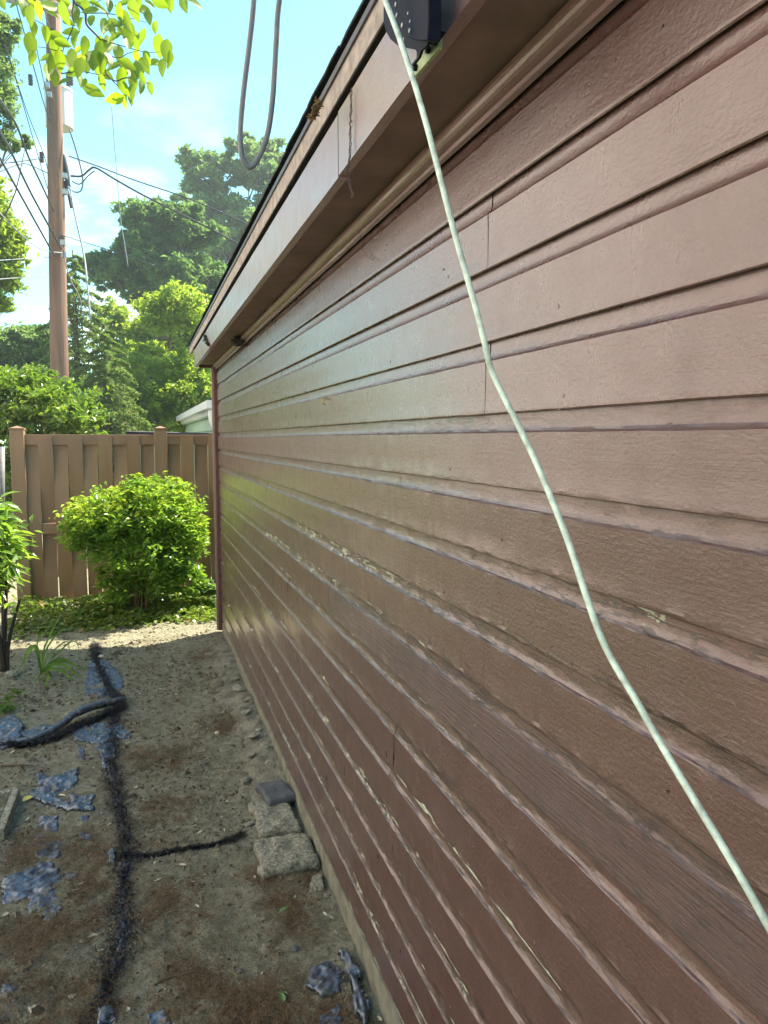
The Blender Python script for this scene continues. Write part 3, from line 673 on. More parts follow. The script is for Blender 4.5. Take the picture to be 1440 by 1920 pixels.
Wv = np.cross(D, np.array([0, 0, 1.])+rng.normal(0, .3, (n, 3))); Wv /= np.linalg.norm(Wv, axis=1)[:, None]
V, F = tris_cloud(np.stack([p[:, 0], p[:, 1], gz(p[:, 0], p[:, 1])+.001+rng.random(n)*.008], -1), D, Wv, .010+rng.random(n)*.020, np.full(n, .0010))
tag(mesh('dry_fibre_litter', V, F, mat_fibre, rnd=rng.random(n)), 'brown dry fibrous plant litter matted over the dirt beside the garage', 'plant litter', kind='stuff')
n = 30000; p = scatter_region(n, -2.2, -.01, 1.6, 7.2, lambda x, y: .25+.75*(fbm(x*4, y*4, 0, 3, 66) > 0)); r = .0016+.0062*rng.random(n)**3.2+.009*(rng.random(n) > .985); r = r*(1+.18*p[:, 1])
T = np.array([(1, 0, 0), (-.5, .87, 0), (-.5, -.87, 0), (.1, .1, .75)]); ang = rng.random(n)*6.28
ca, sa = np.cos(ang), np.sin(ang)
V = np.stack([T[None, :, 0]*ca[:, None]-T[None, :, 1]*sa[:, None], (T[None, :, 0]*sa[:, None]+T[None, :, 1]*ca[:, None])*(.5+rng.random((n, 1))*.6), T[None, :, 2]+0*ca[:, None]], -1)*r[:, None, None]
V = V+np.stack([p[:, 0], p[:, 1], gz(p[:, 0], p[:, 1])-.0005], -1)[:, None, :]
F = (np.arange(n)[:, None, None]*4+np.array([[0, 1, 3], [1, 2, 3], [2, 0, 3]])[None]).reshape(-1, 3)
tag(mesh('gravel_crumbs', V.reshape(-1, 3), F, mat_crumb, rnd=np.repeat(rng.random(n), 3)), 'loose soil crumbs and grit strewn over the dirt beside the garage', 'grit', kind='stuff')
n = 700; p = scatter_region(n, -1.9, -.02, 1.6, 6.4, lambda x, y: .3+.7*(fbm(x*3, y*3, 0, 3, 67) > .1)); D = rng.normal(0, 1, (n, 3)); D[:, 2] *= .06; D /= np.linalg.norm(D, axis=1)[:, None]
Wv = np.cross(D, np.array([0, 0, 1.])+np.zeros((n, 3)))
V, F = tris_cloud(np.stack([p[:, 0], p[:, 1], gz(p[:, 0], p[:, 1])+.006], -1), D, Wv, .02+.05*rng.random(n), np.full(n, .0013))
tag(mesh('straw_litter', V, F, mat_crumb, rnd=np.repeat(rng.random(n), 1)), 'fine straws and twig bits strewn over the dirt beside the garage', 'straw', kind='stuff')
def twig(pts, r, label):
    P = []
    for x, y in pts:
        q = onG(x, y); q[2] = float(gz(q[0], q[1]))+.006; P.append(q)
    P = smooth_path(P, 4); o = MB().tube(P, [r*(1-.5*i/len(P)) for i in range(len(P))], 6).build('twig', mat_twig, loc=P[0], smooth=True); tag(o, label, 'twig')
twig([(288,1844),(320,1832),(350,1826),(378,1815)], .0035, 'dark thin twig lying slanted near the bottom of the dirt path')
twig([(245,1738),(262,1755),(272,1772)], .0035, 'short brown twig against the right side of the frayed strip')
twig([(286,1714),(305,1728),(311,1745),(308,1785)], .0018, 'curved pale straw right of the frayed black strip')
twig([(248,1640),(268,1652),(282,1655)], .002, 'short straw lying right of the shiny fabric flap')
twig([(0,1440),(35,1438),(62,1436)], .005, 'dark straight twig left of the fabric patches above the block')
twig([(318,1812),(335,1804),(350,1798)], .002, 'small pale twig just above the dark slanted twig')
twig([(130,1675),(160,1672),(192,1655)], .0018, 'thin twig crossing between the big shiny fabric patch and the frayed strip')
twig([(30,1800),(50,1802),(70,1801)], .0035, 'short dark stick at the lower end of the big shiny patch')
twig([(390,1300),(420,1298),(438,1290)], .004, 'pale stick near the cement rubble on the far part of the path')
pm = None
for i, (x, y) in enumerate([(135,1868),(62,1890),(55,1895),(188,1780),(176,1753),(172,1755),(60,1629),(10,1722),(142,1669),(296,1656),(342,1625),(363,1656),(384,1638),(477,1648),(420,1557),(375,1560),(363,1550),(255,1524),(205,1546),(190,1524),(190,1545),(52,1536),(82,1413),(23,1413),(255,1480),(12,1310),(130,1300),(262,1300),(370,1230),(236,1300),(300,1290),(440,1290),(90,1316),(370,1702),(240,1895),(610,1720),(552,1690),(675,1785),(712,1905),(150,1660)]):
    c = onG(x, y); c[2] = float(gz(c[0], c[1]))+.004
    if pm is None:
        t_ = MB(); V = []
        for a in range(5):
            u = a/4
            for b in (-1, 0, 1): V.append(((u-.5)*2, b*.5*math.sin(math.pi*(.12+u*.76)), .25*b*b+.2*(u-.5)**2))
        t_.add(V, [tuple(f) for f in grid_faces(5, 3)]); o = t_.build('dry_petal', mat_petal, loc=(0, 0, 0)); sm_ = o.modifiers; pm = o.data
    else: o = bpy.data.objects.new('dry_petal', pm); col.objects.link(o)
    s = random.uniform(.006, .010)*(1+.12*c[1]); o.location = Vector(c); o.scale = (s, s*random.uniform(.6, 1.1), s); o.rotation_euler = (random.uniform(-.4, .4), random.uniform(-.3, .3), random.uniform(0, 6.3))
    tag(o, 'small pale dry petal lying on the dirt', 'petal', 'pale dry petals on the dirt')
def big_leaf_mesh(name, mat, w=.5, fold=.25, curl=.25, n=7):
    V = []
    for a in range(n):
        u = a/(n-1); ww = w*.5*(math.sin(math.pi*u**.85)**.8)*(1-.25*u) if 0 < u < 1 else .004
        for b in (-1, -.5, 0, .5, 1): V.append((b*ww, u, fold*abs(b)*ww-curl*u*u+.02*math.sin(u*20)*abs(b)))
    me = bpy.data.meshes.new(name); me.from_pydata(V, [], [tuple(map(int, f)) for f in grid_faces(n, 5)]); me.materials.append(mat)
    me.polygons.foreach_set('use_smooth', [True]*len(me.polygons)); return me
def fallen(px, py, s, mat, label, rz, w=.5, tilt=.3):
    c = onG(px, py); c[2] = float(gz(c[0], c[1]))+.008; o = bpy.data.objects.new('fallen_leaf', big_leaf_mesh('fallen_leaf', mat, w, .5, .25)); col.objects.link(o)
    o.location = Vector(c); o.scale = (s, s, s); o.rotation_euler = (tilt, .2, rz); tag(o, label, 'leaf')
fallen(42, 1506, .055, mat_yleaf, 'yellow fallen leaf beside the concrete block', -1.0, .6)
fallen(110, 1492, .04, mat_petal, 'pale curled leaf between the shiny fabric patches', -2.2, .3)
fallen(522, 1716, .055, mat_gleaf, 'narrow green leaf scrap above the lower brown litter near the wall', -1.2, .25)
fallen(532, 1880, .045, mat_gleaf, 'larger crumpled green leaf scrap lying near the bottom edge', .2, .5)
fallen(540, 1865, .03, mat_gleaf, 'small green leaf scrap touching the crumpled one', .9, .5)

# ---------------------------------------------------------------- fence (woven boards)
FY = 8.0
fen = thing('fence', (-.5, FY, G), 'brown woven board fence across the back with square capped posts', 'fence')
def fx(px): return on(px, 822, 1, FY)[0]
zr_top = (on(200, 815, 1, FY)[2], on(200, 834, 1, FY)[2]); zr_mid = (on(90, 981, 1, FY)[2], on(90, 1001, 1, FY)[2]); zr_bot = (on(90, 1127, 1, FY)[2], on(90, 1145, 1, FY)[2])
X0, X1 = fx(45), fx(560)
for z1, z0 in (zr_top, zr_mid, zr_bot):
    bevel(MB().box((X0, FY-.016, z0), (X1, FY+.016, z1)).build('rail', mat_fence, fen), .003)
zt = zr_top[1]*.5+zr_top[0]*.5; zm = (zr_mid[0]+zr_mid[1])/2; zb_ = (zr_bot[0]+zr_bot[1])/2
cols = [(58, -1), (84.5, 1), (112, -1), (140, 1), (168, -1), (196, 1), (224, -1), (250, 1), (276, -1)]+[(326, -1), (351, 1), (377, -1), (402, 1), (428, -1)]
for px, sgn in cols:
    xc = fx(px); w_ = .0655; nz_ = 26; zs = np.linspace(zb_-.06+(.0 if sgn > 0 else .02), zr_top[0]-.016 if sgn > 0 else zr_top[0]-.03, nz_)
    V = []
    for q in (0, 1):
        for z in zs:
            ph = (z-zt)/(zm-zt)*math.pi
            yo = -sgn*.030*math.cos(ph)+random.uniform(-.0005, .0005)
            for xx in (-w_, w_): V.append((xc+xx+.004*math.sin(z*3+px), FY+yo+(.011 if q else 0), z))
    F = []; m_ = 2*nz_
    for i in range(nz_-1):
        a = 2*i; F += [(a, a+1, a+3, a+2), (m_+a+1, m_+a, m_+a+2, m_+a+3), (a+1, m_+a+1, m_+a+3, a+3), (m_+a, a, a+2, m_+a+2)]
    F += [(0, m_, m_+1, 1), (m_-2, m_-1, 2*m_-1, 2*m_-2)]
    mesh('fence_board', V, F, mat_fence, fen)
for px in (33, 301, 560):
    xc = fx(px); pt = on(px, 806, 1, FY)[2]
    b = MB().box((xc-.062, FY-.062, G-.05), (xc+.062, FY+.062, pt)).build('post', mat_fence, fen); bevel(b, .006)
    cp = MB(); w_ = .068
    cp.box((xc-w_, FY-w_, pt+.001), (xc+w_, FY+w_, pt+.018)); cp.add([(xc-w_+.01, FY-w_+.01, pt+.018), (xc+w_-.01, FY-w_+.01, pt+.018), (xc+w_-.01, FY+w_-.01, pt+.018), (xc-w_+.01, FY+w_-.01, pt+.018), (xc, FY, pt+.04)], [(0, 1, 4), (1, 2, 4), (2, 3, 4), (3, 0, 4)])
    cp.build('post_cap', mat_fence, fen)
tag(MB().tube([on(3, 1000, 1, 7.7), on(3, 838, 1, 7.7)+np.array([0, 0, .0])], .028, 10).build('metal_post', mat_post, loc=on(3, 1000, 1, 7.7), smooth=True), 'grey galvanised metal post at the left edge beside the fence', 'post')
bpy.data.objects['metal_post'].data.transform(Matrix.Translation((0, 0, 0)))

# ---------------------------------------------------------------- foliage tools
def leafcloud(P, size, up=.4, asp=.45, nrm=None):
    n = len(P); N = rng.normal(0, 1, (n, 3)); N[:, 2] = np.abs(N[:, 2])+up
    if nrm is not None: N = N+nrm
    N /= np.linalg.norm(N, axis=1)[:, None]; T = np.cross(N, rng.normal(0, 1, (n, 3))); T /= np.linalg.norm(T, axis=1)[:, None]
    B = np.cross(N, T); s = (size*(.6+.8*rng.random(n)))[:, None]
    V = np.stack([P-T*s*.5, P+B*s*asp*.5+N*s*.12, P+T*s*.5-N*s*.08, P-B*s*asp*.5+N*s*.12], 1).reshape(-1, 3)
    i = np.arange(n)[:, None]*4; F = np.stack([i+[0, 1, 2], i+[0, 2, 3]], 1).reshape(-1, 3); return V, F
def crown_pts(blobs, n, cl=.16, per=45, shell=.62):
    out = []; vol = np.array([b[3]*b[4]*b[5] for b in blobs])**.75; vol = vol/vol.sum()
    for b, f in zip(blobs, vol):
        m = int(n*f); k = max(3, m//per); d = rng.normal(0, 1, (k, 3)); d /= np.linalg.norm(d, axis=1)[:, None]
        r = shell+(1-shell)*rng.random(k)**.7; r *= .72+.46*rng.random(k)
        C = np.array(b[:3])+d*r[:, None]*np.array(b[3:6]); i = rng.integers(0, k, m)
        s = cl*(b[3]*b[4]*b[5])**(1/3)*(.35+.9*rng.random(k))
        out.append(C[i]+rng.normal(0, 1, (m, 3))*s[i][:, None]*np.array([1, 1, .6]))
    return np.concatenate(out)
def tree(name, base, height_pts, blobs, n, size, mat, label, cat='tree', cl=.16, per=45, trunk_r=.3, bark=None, shell=.6):
    t = thing(name, base, label, cat); P = crown_pts(blobs, n, cl, per, shell)
    V, F = leafcloud(P, size); rc = np.repeat(np.clip(rng.random(len(P))*.6+.4*rng.random(len(P)), 0, 1), 2)
    mesh('crown', V, F, mat, t, kind='stuff', rnd=rc)
    mb = MB(); top = np.mean([b[:3] for b in blobs], 0); base = np.array(base, float)
    pth = smooth_path([base, base*.5+top*.5+np.array([.1, 0, 0])*height_pts*.1, top], 5); m_ = len(pth)
    mb.tube(pth, [trunk_r*(1-.65*i/m_) for i in range(m_)], 9)
    for b in blobs:
        for q in range(3):
            s = pth[int(m_*random.uniform(.45, .95))]; e = np.array(b[:3])+rng.normal(0, .35, 3)*np.array(b[3:6])
            mid = (s+e)/2+rng.normal(0, .06, 3)*np.linalg.norm(e-s)+np.array([0, 0, -.05])
            mb.tube(smooth_path([s, mid, e], 4), [trunk_r*.35*(1-.8*i/8) for i in range(9)], 5)
    mb.build('trunk', bark or mat_bark, t, smooth=True); return t
def B(px, py, Y, rx, rz, ry=None):
    """blob: centre seen at (px,py) at distance Y, radii given in photo pixels"""
    c = on(px, py, 1, Y); k = Y*.99/FPX; return (c[0], c[1], c[2], rx*k, (ry or rx)*k, rz*k)
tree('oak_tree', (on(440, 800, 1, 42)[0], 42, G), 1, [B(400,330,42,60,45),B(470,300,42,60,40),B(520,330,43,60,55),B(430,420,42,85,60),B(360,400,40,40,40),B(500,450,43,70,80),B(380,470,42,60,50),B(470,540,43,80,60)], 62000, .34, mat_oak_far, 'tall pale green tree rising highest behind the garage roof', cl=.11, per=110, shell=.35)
tree('oak_tree', (on(335, 800, 1, 30)[0], 30, G), 1, [B(290,410,30,60,36),B(350,430,30,60,45),B(270,470,30,60,38),B(220,510,30,55,32),B(330,520,30,80,45),B(180,495,30,35,18),B(290,550,30,60,32),B(250,440,30,28,26),B(390,540,31,50,50)], 62000, .23, mat_oak, 'dark green spreading tree with visible limbs behind the utility pole wires', cl=.11, per=110, shell=.4, trunk_r=.4)
tree('broadleaf_tree', (on(330, 800, 1, 25)[0], 25, G), 1, [B(300,640,25,60,55),B(350,620,25,60,60),B(260,680,25,55,50),B(380,660,25,50,60),B(210,600,25,32,36),B(330,580,20,60,40)], 45000, .15, mat_bright, 'bright green leafy tree left of the eave end')
tree('cypress_tree', (on(300, 800, 1, 20)[0], 20, G), 1, [B(320,740,20,70,40),B(260,720,20,45,60),B(370,730,20,50,30),B(230,770,20,45,40),B(300,790,20,70,30),B(400,760,20,40,40),B(350,690,20,50,30),B(280,670,21,40,30),B(180,780,20,40,40),B(380,800,20,50,40)], 45000, .11, mat_bright, 'yellow green feathery evergreen just behind the fence and the pale shed', cl=.13)
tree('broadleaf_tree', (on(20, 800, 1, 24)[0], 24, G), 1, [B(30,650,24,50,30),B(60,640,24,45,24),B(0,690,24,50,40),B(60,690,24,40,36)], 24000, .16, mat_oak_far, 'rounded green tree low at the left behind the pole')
tree('broadleaf_tree', (on(-120, 900, 1, 18)[0], 18, G), 1, [B(-30,450,18,60,55),B(5,420,18,25,30),B(10,480,18,34,50),B(-10,540,18,30,36),B(-60,380,18,60,60),B(5,570,18,22,15)], 26000, .12, mat_bright, 'bright leafy tree reaching in from the left edge at mid height', trunk_r=.08)
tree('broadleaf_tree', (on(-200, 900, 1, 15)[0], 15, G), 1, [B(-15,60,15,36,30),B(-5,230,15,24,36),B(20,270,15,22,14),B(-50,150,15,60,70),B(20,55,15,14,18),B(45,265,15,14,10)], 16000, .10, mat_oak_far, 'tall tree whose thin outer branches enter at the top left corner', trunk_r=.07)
# conifer behind the pole
def conifer(name, px, top_py, bot_py, Y, rmax, label, n_br=90, nl=520, size=.10, mat=mat_conif):
    base = np.array([on(px, 822, 1, Y)[0], Y, G]); ztop = on(px, top_py, 1, Y)[2]; t = thing(name, base, label, 'tree')
    MB().tube([base, base+np.array([0, 0, ztop-G])], [.16, .015], 8).build('trunk', mat_bark, t, smooth=True)
    br = MB(); pts = []
    for i in range(n_br):
        f = (i+.5)/n_br; z = ztop-.1-(ztop-G-.6)*f; L = rmax*(.10+.9*f**.75)*random.uniform(.75, 1.1); a = i*2.4+random.uniform(-.3, .3)
        s = np.array([base[0], base[1], z]); d = np.array([math.cos(a), math.sin(a), 0])
        P = [s, s+d*L*.5+np.array([0, 0, -.02*L]), s+d*L+np.array([0, 0, -.30*L])]; P = smooth_path(P, 5); br.tube(P, [.02*(1-.8*k/len(P)) for k in range(len(P))], 4)
        m = int(nl*(.3+.7*f)); u = rng.random(m)**.7; Q = np.array(P)[np.minimum((u*len(P)).astype(int), len(P)-1)]
        sd = np.array([-d[1], d[0], 0]); lat = rng.normal(0, 1, m)*L*.16*(1.1-u)
        Q = Q+sd*lat[:, None]+d*(rng.normal(0, .05, m)*L)[:, None]; Q[:, 2] += -np.abs(rng.normal(0, .13, m))*L*.5; pts.append(Q)
    br.build('branch', mat_bark, t); P = np.concatenate(pts); V, F = leafcloud(P, size, .2, .35); mesh('crown', V, F, mat, t, kind='stuff', rnd=np.repeat(rng.random(len(P)), 2))
conifer('spruce_tree', 150, 470, 800, 20, 1.75, 'drooping spruce standing right behind the utility pole')
conifer('spruce_tree', 205, 610, 800, 17, 1.5, 'shorter dark spruce between the pole and the yellow green evergreen', 80, 480, .09)
# leafy shrub behind the fence
tree('lilac_bush', (on(100, 900, 1, 9.6)[0], 9.6, G), 1, [B(40,760,9.6,70,60),B(120,770,9.4,60,50),B(0,740,9.8,60,50),B(170,800,9.4,36,36),B(80,720,9.7,50,26),B(20,840,9.4,60,60),B(10,900,9.3,40,60)], 15000, .075, mat_shrubleaf, 'big glossy leaved bush standing behind the left part of the fence', 'bush', cl=.2, trunk_r=.05, bark=mat_stem)

# rounded bush in front of the fence
BX = on(262, 1010, 1, 7.25)
bt = thing('round_bush', (BX[0], 7.25, G), 'rounded bright green bush with bare lower stems in front of the fence', 'bush')
blb = [B(290,960,7.2,85,55),B(220,975,7.2,75,50),B(330,1010,7.2,62,62),B(180,1000,7.15,60,34),B(260,1030,7.1,85,45),B(345,1060,7.2,34,40),B(150,985,7.1,42,20),B(270,920,7.2,45,24),B(350,1090,7.15,36,30),B(215,1085,7.2,36,26),B(290,1080,7.2,60,34),B(250,1110,7.3,60,22)]
P = crown_pts(blb, 19000, .17, 22, .60); P = P[(P[:, 2] < on(250, 905, 1, 7.2)[2]+.10) & (P[:, 0] < -.03)]
V, F = leafcloud(P, .058, .9, .40); mesh('foliage', V, F, mat_bush, bt, kind='stuff', rnd=np.repeat(rng.random(len(P)), 2))
P = crown_pts([B(290,935,7.2,70,42),B(200,960,7.2,70,36),B(340,990,7.15,50,50),B(160,985,7.1,40,20)], 3000, .10, 8, .95); P = P[P[:, 0] < -.03]; V, F = leafcloud(P, .062, 1.4, .33)
mesh('young_shoots', V, F, mat_bright, bt, kind='stuff', rnd=np.repeat(rng.random(len(P)), 2))
for i in range(34):
    a = random.uniform(0, 6.28); s = np.array([BX[0]+.10*math.cos(a)*random.random(), 7.2+.10*math.sin(a), G-.01]); e = np.array([BX[0]+.42*math.cos(a)*random.uniform(.4,1), 7.2+.35*math.sin(a), random.uniform(-.95, -.6)])
    P_ = smooth_path([s, (s*.6+e*.4)+np.array([0, 0, .12]), e], 4); MB().tube(P_, [.0055*(1-.6*k/len(P_)) for k in range(len(P_))], 5).build('stem', mat_stem, bt, smooth=True)
# ivy ground cover
n = 8500; x = rng.uniform(-1.75, .4, n*2); y = rng.uniform(6.35, 7.95, n*2); edge = 6.72+.25*fbm(x*2.5, x*0, 0, 3, 5)-.25*np.clip((x+.75)*1.2, 0, 1)
k = (y > edge) & (rng.random(2*n) < np.clip((y-edge)*4, .15, 1)*np.where(x < -1.25, .5, 1)); x, y = x[k][:n], y[k][:n]
P = np.stack([x, y, gz(x, y)+.01+.11*rng.random(len(x))*np.clip((y-6.6)*1.6, .15, 1)*(.6+.8*np.clip(fbm(x*3, y*3, 0, 3, 8)+.4, 0, 1))], -1); V, F = leafcloud(P, .045, 1.6, .85)
tag(mesh('ivy', V, F, mat_ivy, loc=(-.6, 7.1, G), rnd=np.repeat(rng.random(len(P)), 2)), 'low mat of ivy and ground cover at the foot of the fence', 'ground cover', kind='stuff')
# dark hosta clump at the right of the bush
ht = thing('hosta_clump', (.05, 7.3, G), 'dark bluish leafy clump between the bush and the garage corner', 'plant')
P = crown_pts([B(392,1104,7.3,20,14)], 220, .3, 10, .3); V, F = leafcloud(P, .08, 1.5, .8); mesh('foliage', V, F, mat_oak, ht, kind='stuff', rnd=np.repeat(rng.random(len(P)), 2))

# glossy shrub at the left edge
leafL = [big_leaf_mesh('leaf', mat_rhodo, w, .35, c) for w, c in ((.36, .25), (.42, .4), (.33, .1))]
LSX = onG(8, 1258); ls = thing('glossy_shrub', (LSX[0], LSX[1], G), 'glossy leaved shrub on dark bare stems at the left edge of the photo', 'shrub')
def put_leaf(me, parent, p, d, size, roll=0.0):
    d = Vector([float(c) for c in d]).normalized(); q = d.to_track_quat('Y', 'Z')@Quaternion((0, 1, 0), roll)
    o = bpy.data.objects.new('leaf', me); o.parent = parent; o.rotation_mode = 'QUATERNION'; o.rotation_quaternion = q
    o.location = Vector([float(c) for c in p])-wloc(parent); o.scale = (size, size, size); col.objects.link(o); return o
stems = []
for px, py in ((5, 1110), (38, 1120), (-25, 1080), (-50, 1100), (14, 1040)):
    e = on(px, py, 1, LSX[1]+random.uniform(-.15, .15)); P_ = smooth_path([LSX+np.array([random.uniform(-.02, .02), 0, -.02]), LSX*.7+e*.3+np.array([0, 0, .05]), e], 5)
    MB().tube(P_, [.020*(1-.6*k/len(P_)) for k in range(len(P_))], 6).build('stem', mat_darkstem, ls, smooth=True)
cen = on(-48, 1040, 1, LSX[1])
for i in range(290):
    a = random.uniform(0, 6.28); ph = math.acos(random.uniform(-.55, 1)); r = random.uniform(.75, 1.05); d = np.array([math.sin(ph)*math.cos(a), math.sin(ph)*math.sin(a), math.cos(ph)])
    p_ = cen+d*np.array([.28, .30, .46])*r; put_leaf(random.choice(leafL), ls, p_, d*np.array([1, 1, .25])+np.array([0, 0, -.15])+rng.normal(0, .25, 3), random.uniform(.095, .145), random.uniform(-.6, .6))
P = crown_pts([(cen[0], cen[1], cen[2], .26, .28, .42)], 2200, .2, 12, .4); V, F = leafcloud(P, .095, .6, .42); mesh('inner_foliage', V, F, mat_bush, ls, kind='stuff', rnd=np.repeat(rng.random(len(P)), 2))
# low weeds under the shrub at the left edge
P = crown_pts([B(10,1330,4.9,26,14), B(25,1300,5.1,16,8)], 160, .3, 6, .2); P[:, 2] = np.maximum(P[:, 2], G+.01); V, F = leafcloud(P, .05, .8, .2)
tag(mesh('weed_clump', V, F, mat_oak, loc=onG(10, 1330), rnd=np.repeat(rng.random(len(P)), 2)), 'small wilted weed clump on the dirt at the left edge', 'weeds', kind='stuff')
# daylily
lc = onG(78, 1268); dl = thing('daylily', (lc[0], lc[1], G), 'strappy green lily with arching blades on the dirt by the fabric strip', 'lily')
def blade(pts, w):
    P_ = smooth_path(pts, 6); n_ = len(P_); V = []
    for i, q in enumerate(P_):
        t = P_[min(i+1, n_-1)]-P_[max(0, i-1)]; t = t/np.linalg.norm(t); view = q-CAM; sd = np.cross(t, view/np.linalg.norm(view)+np.array([.3, .2, .4])); sd /= np.linalg.norm(sd)
        ww = w*min(1, (1-i/n_)*2.2)*(.6+.4*min(1, i/4)); nn = np.cross(sd, t)
        V += [q-sd*ww, q+nn*ww*.35, q+sd*ww]
    F = [tuple(map(int, f)) for f in grid_faces(n_, 3)]; mesh('blade', V, F, mat_blade, dl, smooth=True)
def lb(pts, w, dy=0.): blade([lc+np.array([0, 0, .02])]+[on(x, y, 1, lc[1]+dy) for x, y in pts], w)
for pts, w, dy in (([(70,1225),(58,1212),(45,1240),(34,1262)], .010, -.1), ([(74,1230),(66,1210),(52,1228),(40,1250)], .009, .05), ([(82,1220),(92,1195),(105,1168),(118,1150)], .006, 0), ([(84,1225),(98,1200),(112,1185),(130,1175)], .006, .1),
                   ([(88,1235),(112,1210),(128,1206),(131,1250)], .005, .0), ([(95,1240),(130,1205),(146,1208),(148,1240)], .005, .1), ([(95,1250),(115,1245),(140,1262),(158,1272)], .012, -.1), ([(92,1246),(120,1240),(150,1252),(176,1260)], .009, 0),
                   ([(95,1255),(118,1258),(135,1275),(146,1283)], .010, -.15), ([(86,1262),(90,1268),(84,1285),(80,1290)], .010, -.2), ([(70,1215),(74,1195),(90,1180),(108,1160)], .005, .15), ([(66,1280),(60,1290)], .006, -.1), ([(90,1250),(108,1236),(125,1238),(140,1250)], .010, .1)): lb(pts, w, dy)

# ---------------------------------------------------------------- utility pole, transformer, wires
PY = 17.0
def pp(x, y, Y=PY): return on(x, y, 1, Y)
pb = pp(115, 900); ptop = pp(100, -60); pole = thing('utility_pole', (pb[0]+.02, PY, G), 'tall weathered wooden utility pole with crossarm rising behind the fence', 'utility pole')
base_ = np.array([pb[0]+.03, PY, G])
MB().tube([base_, pp(112, 720), pp(107, 440), pp(101, 160), ptop], [.20, .18, .162, .145, .125], 20).build('pole', mat_pole, pole, smooth=True)
a0, a1 = pp(-60, -8), pp(150, 38); dv = (a1-a0)/np.linalg.norm(a1-a0)
bevel(MB().prism([a0+np.array([0, -.20, -.07]), a0+np.array([0, -.20, .09]), a0+np.array([0, -.30, .09]), a0+np.array([0, -.30, -.07])], a1-a0).build('crossarm', mat_arm, pole), .01)
for px, py in ((57, 150), (133, 150), (78, 295), (118, 450)):
    c = pp(px, py, PY-.2); mb = MB(); rr = []
    pts = [c+np.array([0, 0, z]) for z in np.linspace(-.10, .10, 11)]; mb.tube(pts, [.03+.022*(i % 2) for i in range(11)], 8); mb.build('insulator', mat_insul, pole, smooth=True)
for px, py in ((88, 160), (92, 178), (118, 455), (120, 478), (122, 360), (121, 330)):
    c = pp(px, py, PY-.22); MB().box(c-.05, c+.05).build('hardware_bracket', mat_metal, pole)
for (pa, pb_, r, m_) in (((116,285),(128,352),.05,mat_metal),((119,340),(134,390),.03,mat_metal)):
    MB().tube(smooth_path([pp(*pa), pp((pa[0]+pb_[0])/2+2, (pa[1]+pb_[1])/2), pp(*pb_)], 4), r, 6).build('cable_bundle', mat_wire, pole, smooth=True)
tr = thing('transformer', pp(109, 240, PY+.38), 'pale grey cylindrical transformer hung on the far side of the pole', 'transformer')
ct = pp(109, 172, PY+.40); cb_ = pp(109, 240, PY+.40); cx_, cy_ = ct[0], ct[1]
MB().tube([(cx_, cy_, cb_[2]), (cx_, cy_, ct[2])], .27, 24).build('tank', mat_can, tr, smooth=False)
MB().tube([(cx_, cy_, ct[2]+.001), (cx_, cy_, ct[2]+.05), (cx_, cy_, ct[2]+.09)], [.285, .28, .12], 24).build('lid', mat_can, tr)
for dx in (-.08, .2): MB().tube([(cx_+dx, cy_, ct[2]+.05+.02*i) for i in range(16)], [.03+.02*(i % 2) for i in range(16)], 8).build('bushing', mat_insul, tr, smooth=True)
def wire(pts, r, label, Ya=PY, Yb=PY, mat=None, nm='power_line'):
    n_ = len(pts); P_ = [on(x, y, 1, Ya+(Yb-Ya)*i/(n_-1)) for i, (x, y) in enumerate(pts)]
    tag(MB().tube(smooth_path(P_, 6), r, 6).build(nm, mat or mat_wire, loc=P_[-1], smooth=True), label, 'cable')
wire([(-20,160),(0,187),(30,233),(53,293),(75,340),(92,377),(100,395)], .017, 'topmost of the three thick black cables sloping from the left edge to the pole', 10, 16.8)
wire([(-15,218),(0,247),(20,283),(57,360),(95,430),(115,467)], .019, 'middle of the three thick black cables sloping from the left edge to the pole', 10, 16.8)
wire([(-15,272),(0,297),(37,363),(67,417),(95,467),(103,480)], .017, 'lowest of the three thick black cables sloping from the left edge to the pole', 10, 16.8)
wire([(28,-10),(32,13),(47,67),(67,140),(80,187),(94,230)], .010, 'thin line dropping steeply from the top edge past the crossarm to the pole', 14, 16.8)
wire([(48,-10),(62,60),(75,120),(86,170),(96,215)], .008, 'second thin line falling steeply just left of the pole top', 14, 16.8)
wire([(10,80),(15,100),(50,207),(82,290),(92,330)], .008, 'thin line from the upper left branches down to the pole insulator', 14, 16.8)
wire([(8,85),(30,150),(60,253),(92,363)], .008, 'thin line running just below its neighbour from the upper left branches', 14, 16.8)
wire([(-10,390),(0,400),(40,440),(77,467),(120,475)], .010, 'thin grey sagging line reaching the pole at the lower bracket', 13, 16.8, mat_wiregrey)
wire([(130,293),(187,313),(250,337),(347,370),(430,405),(480,430)], .012, 'upper thin drop line running right from the pole over the trees', 16.8, 15)
wire([(133,330),(153,330),(168,318),(180,315),(217,337),(263,363),(310,387),(383,423),(447,457),(500,480)], .020, 'thick service cable looping at the pole and running right over the trees', 16.8, 15)
wire([(135,340),(150,345),(165,330),(178,320)], .012, 'short lower loop of cable beside the service cable', 16.8, 16.8)
wire([(130,242),(143,283),(155,333),(152,357),(140,360),(133,355)], .014, 'hanging black loop under the transformer right of the pole', 17, 16.9)
wire([(209,195),(213,250),(217,300),(222,360),(227,417),(234,460),(240,500)], .009, 'very thin almost vertical grey line hanging right of the pole', 16, 16, mat_wiregrey)
wire([(123,443),(150,452),(187,463),(240,480),(290,498)], .008, 'thin line leaving the pole to the right at the lower bracket', 16.9, 16)
wire([(-10,308),(0,307),(43,302),(77,297)], .010, 'upper short line from the left edge to the pole insulator', 13, 16.8)
wire([(-10,326),(0,322),(40,307),(62,312),(90,325)], .010, 'lower short line humping from the left edge to the pole', 13, 16.8)
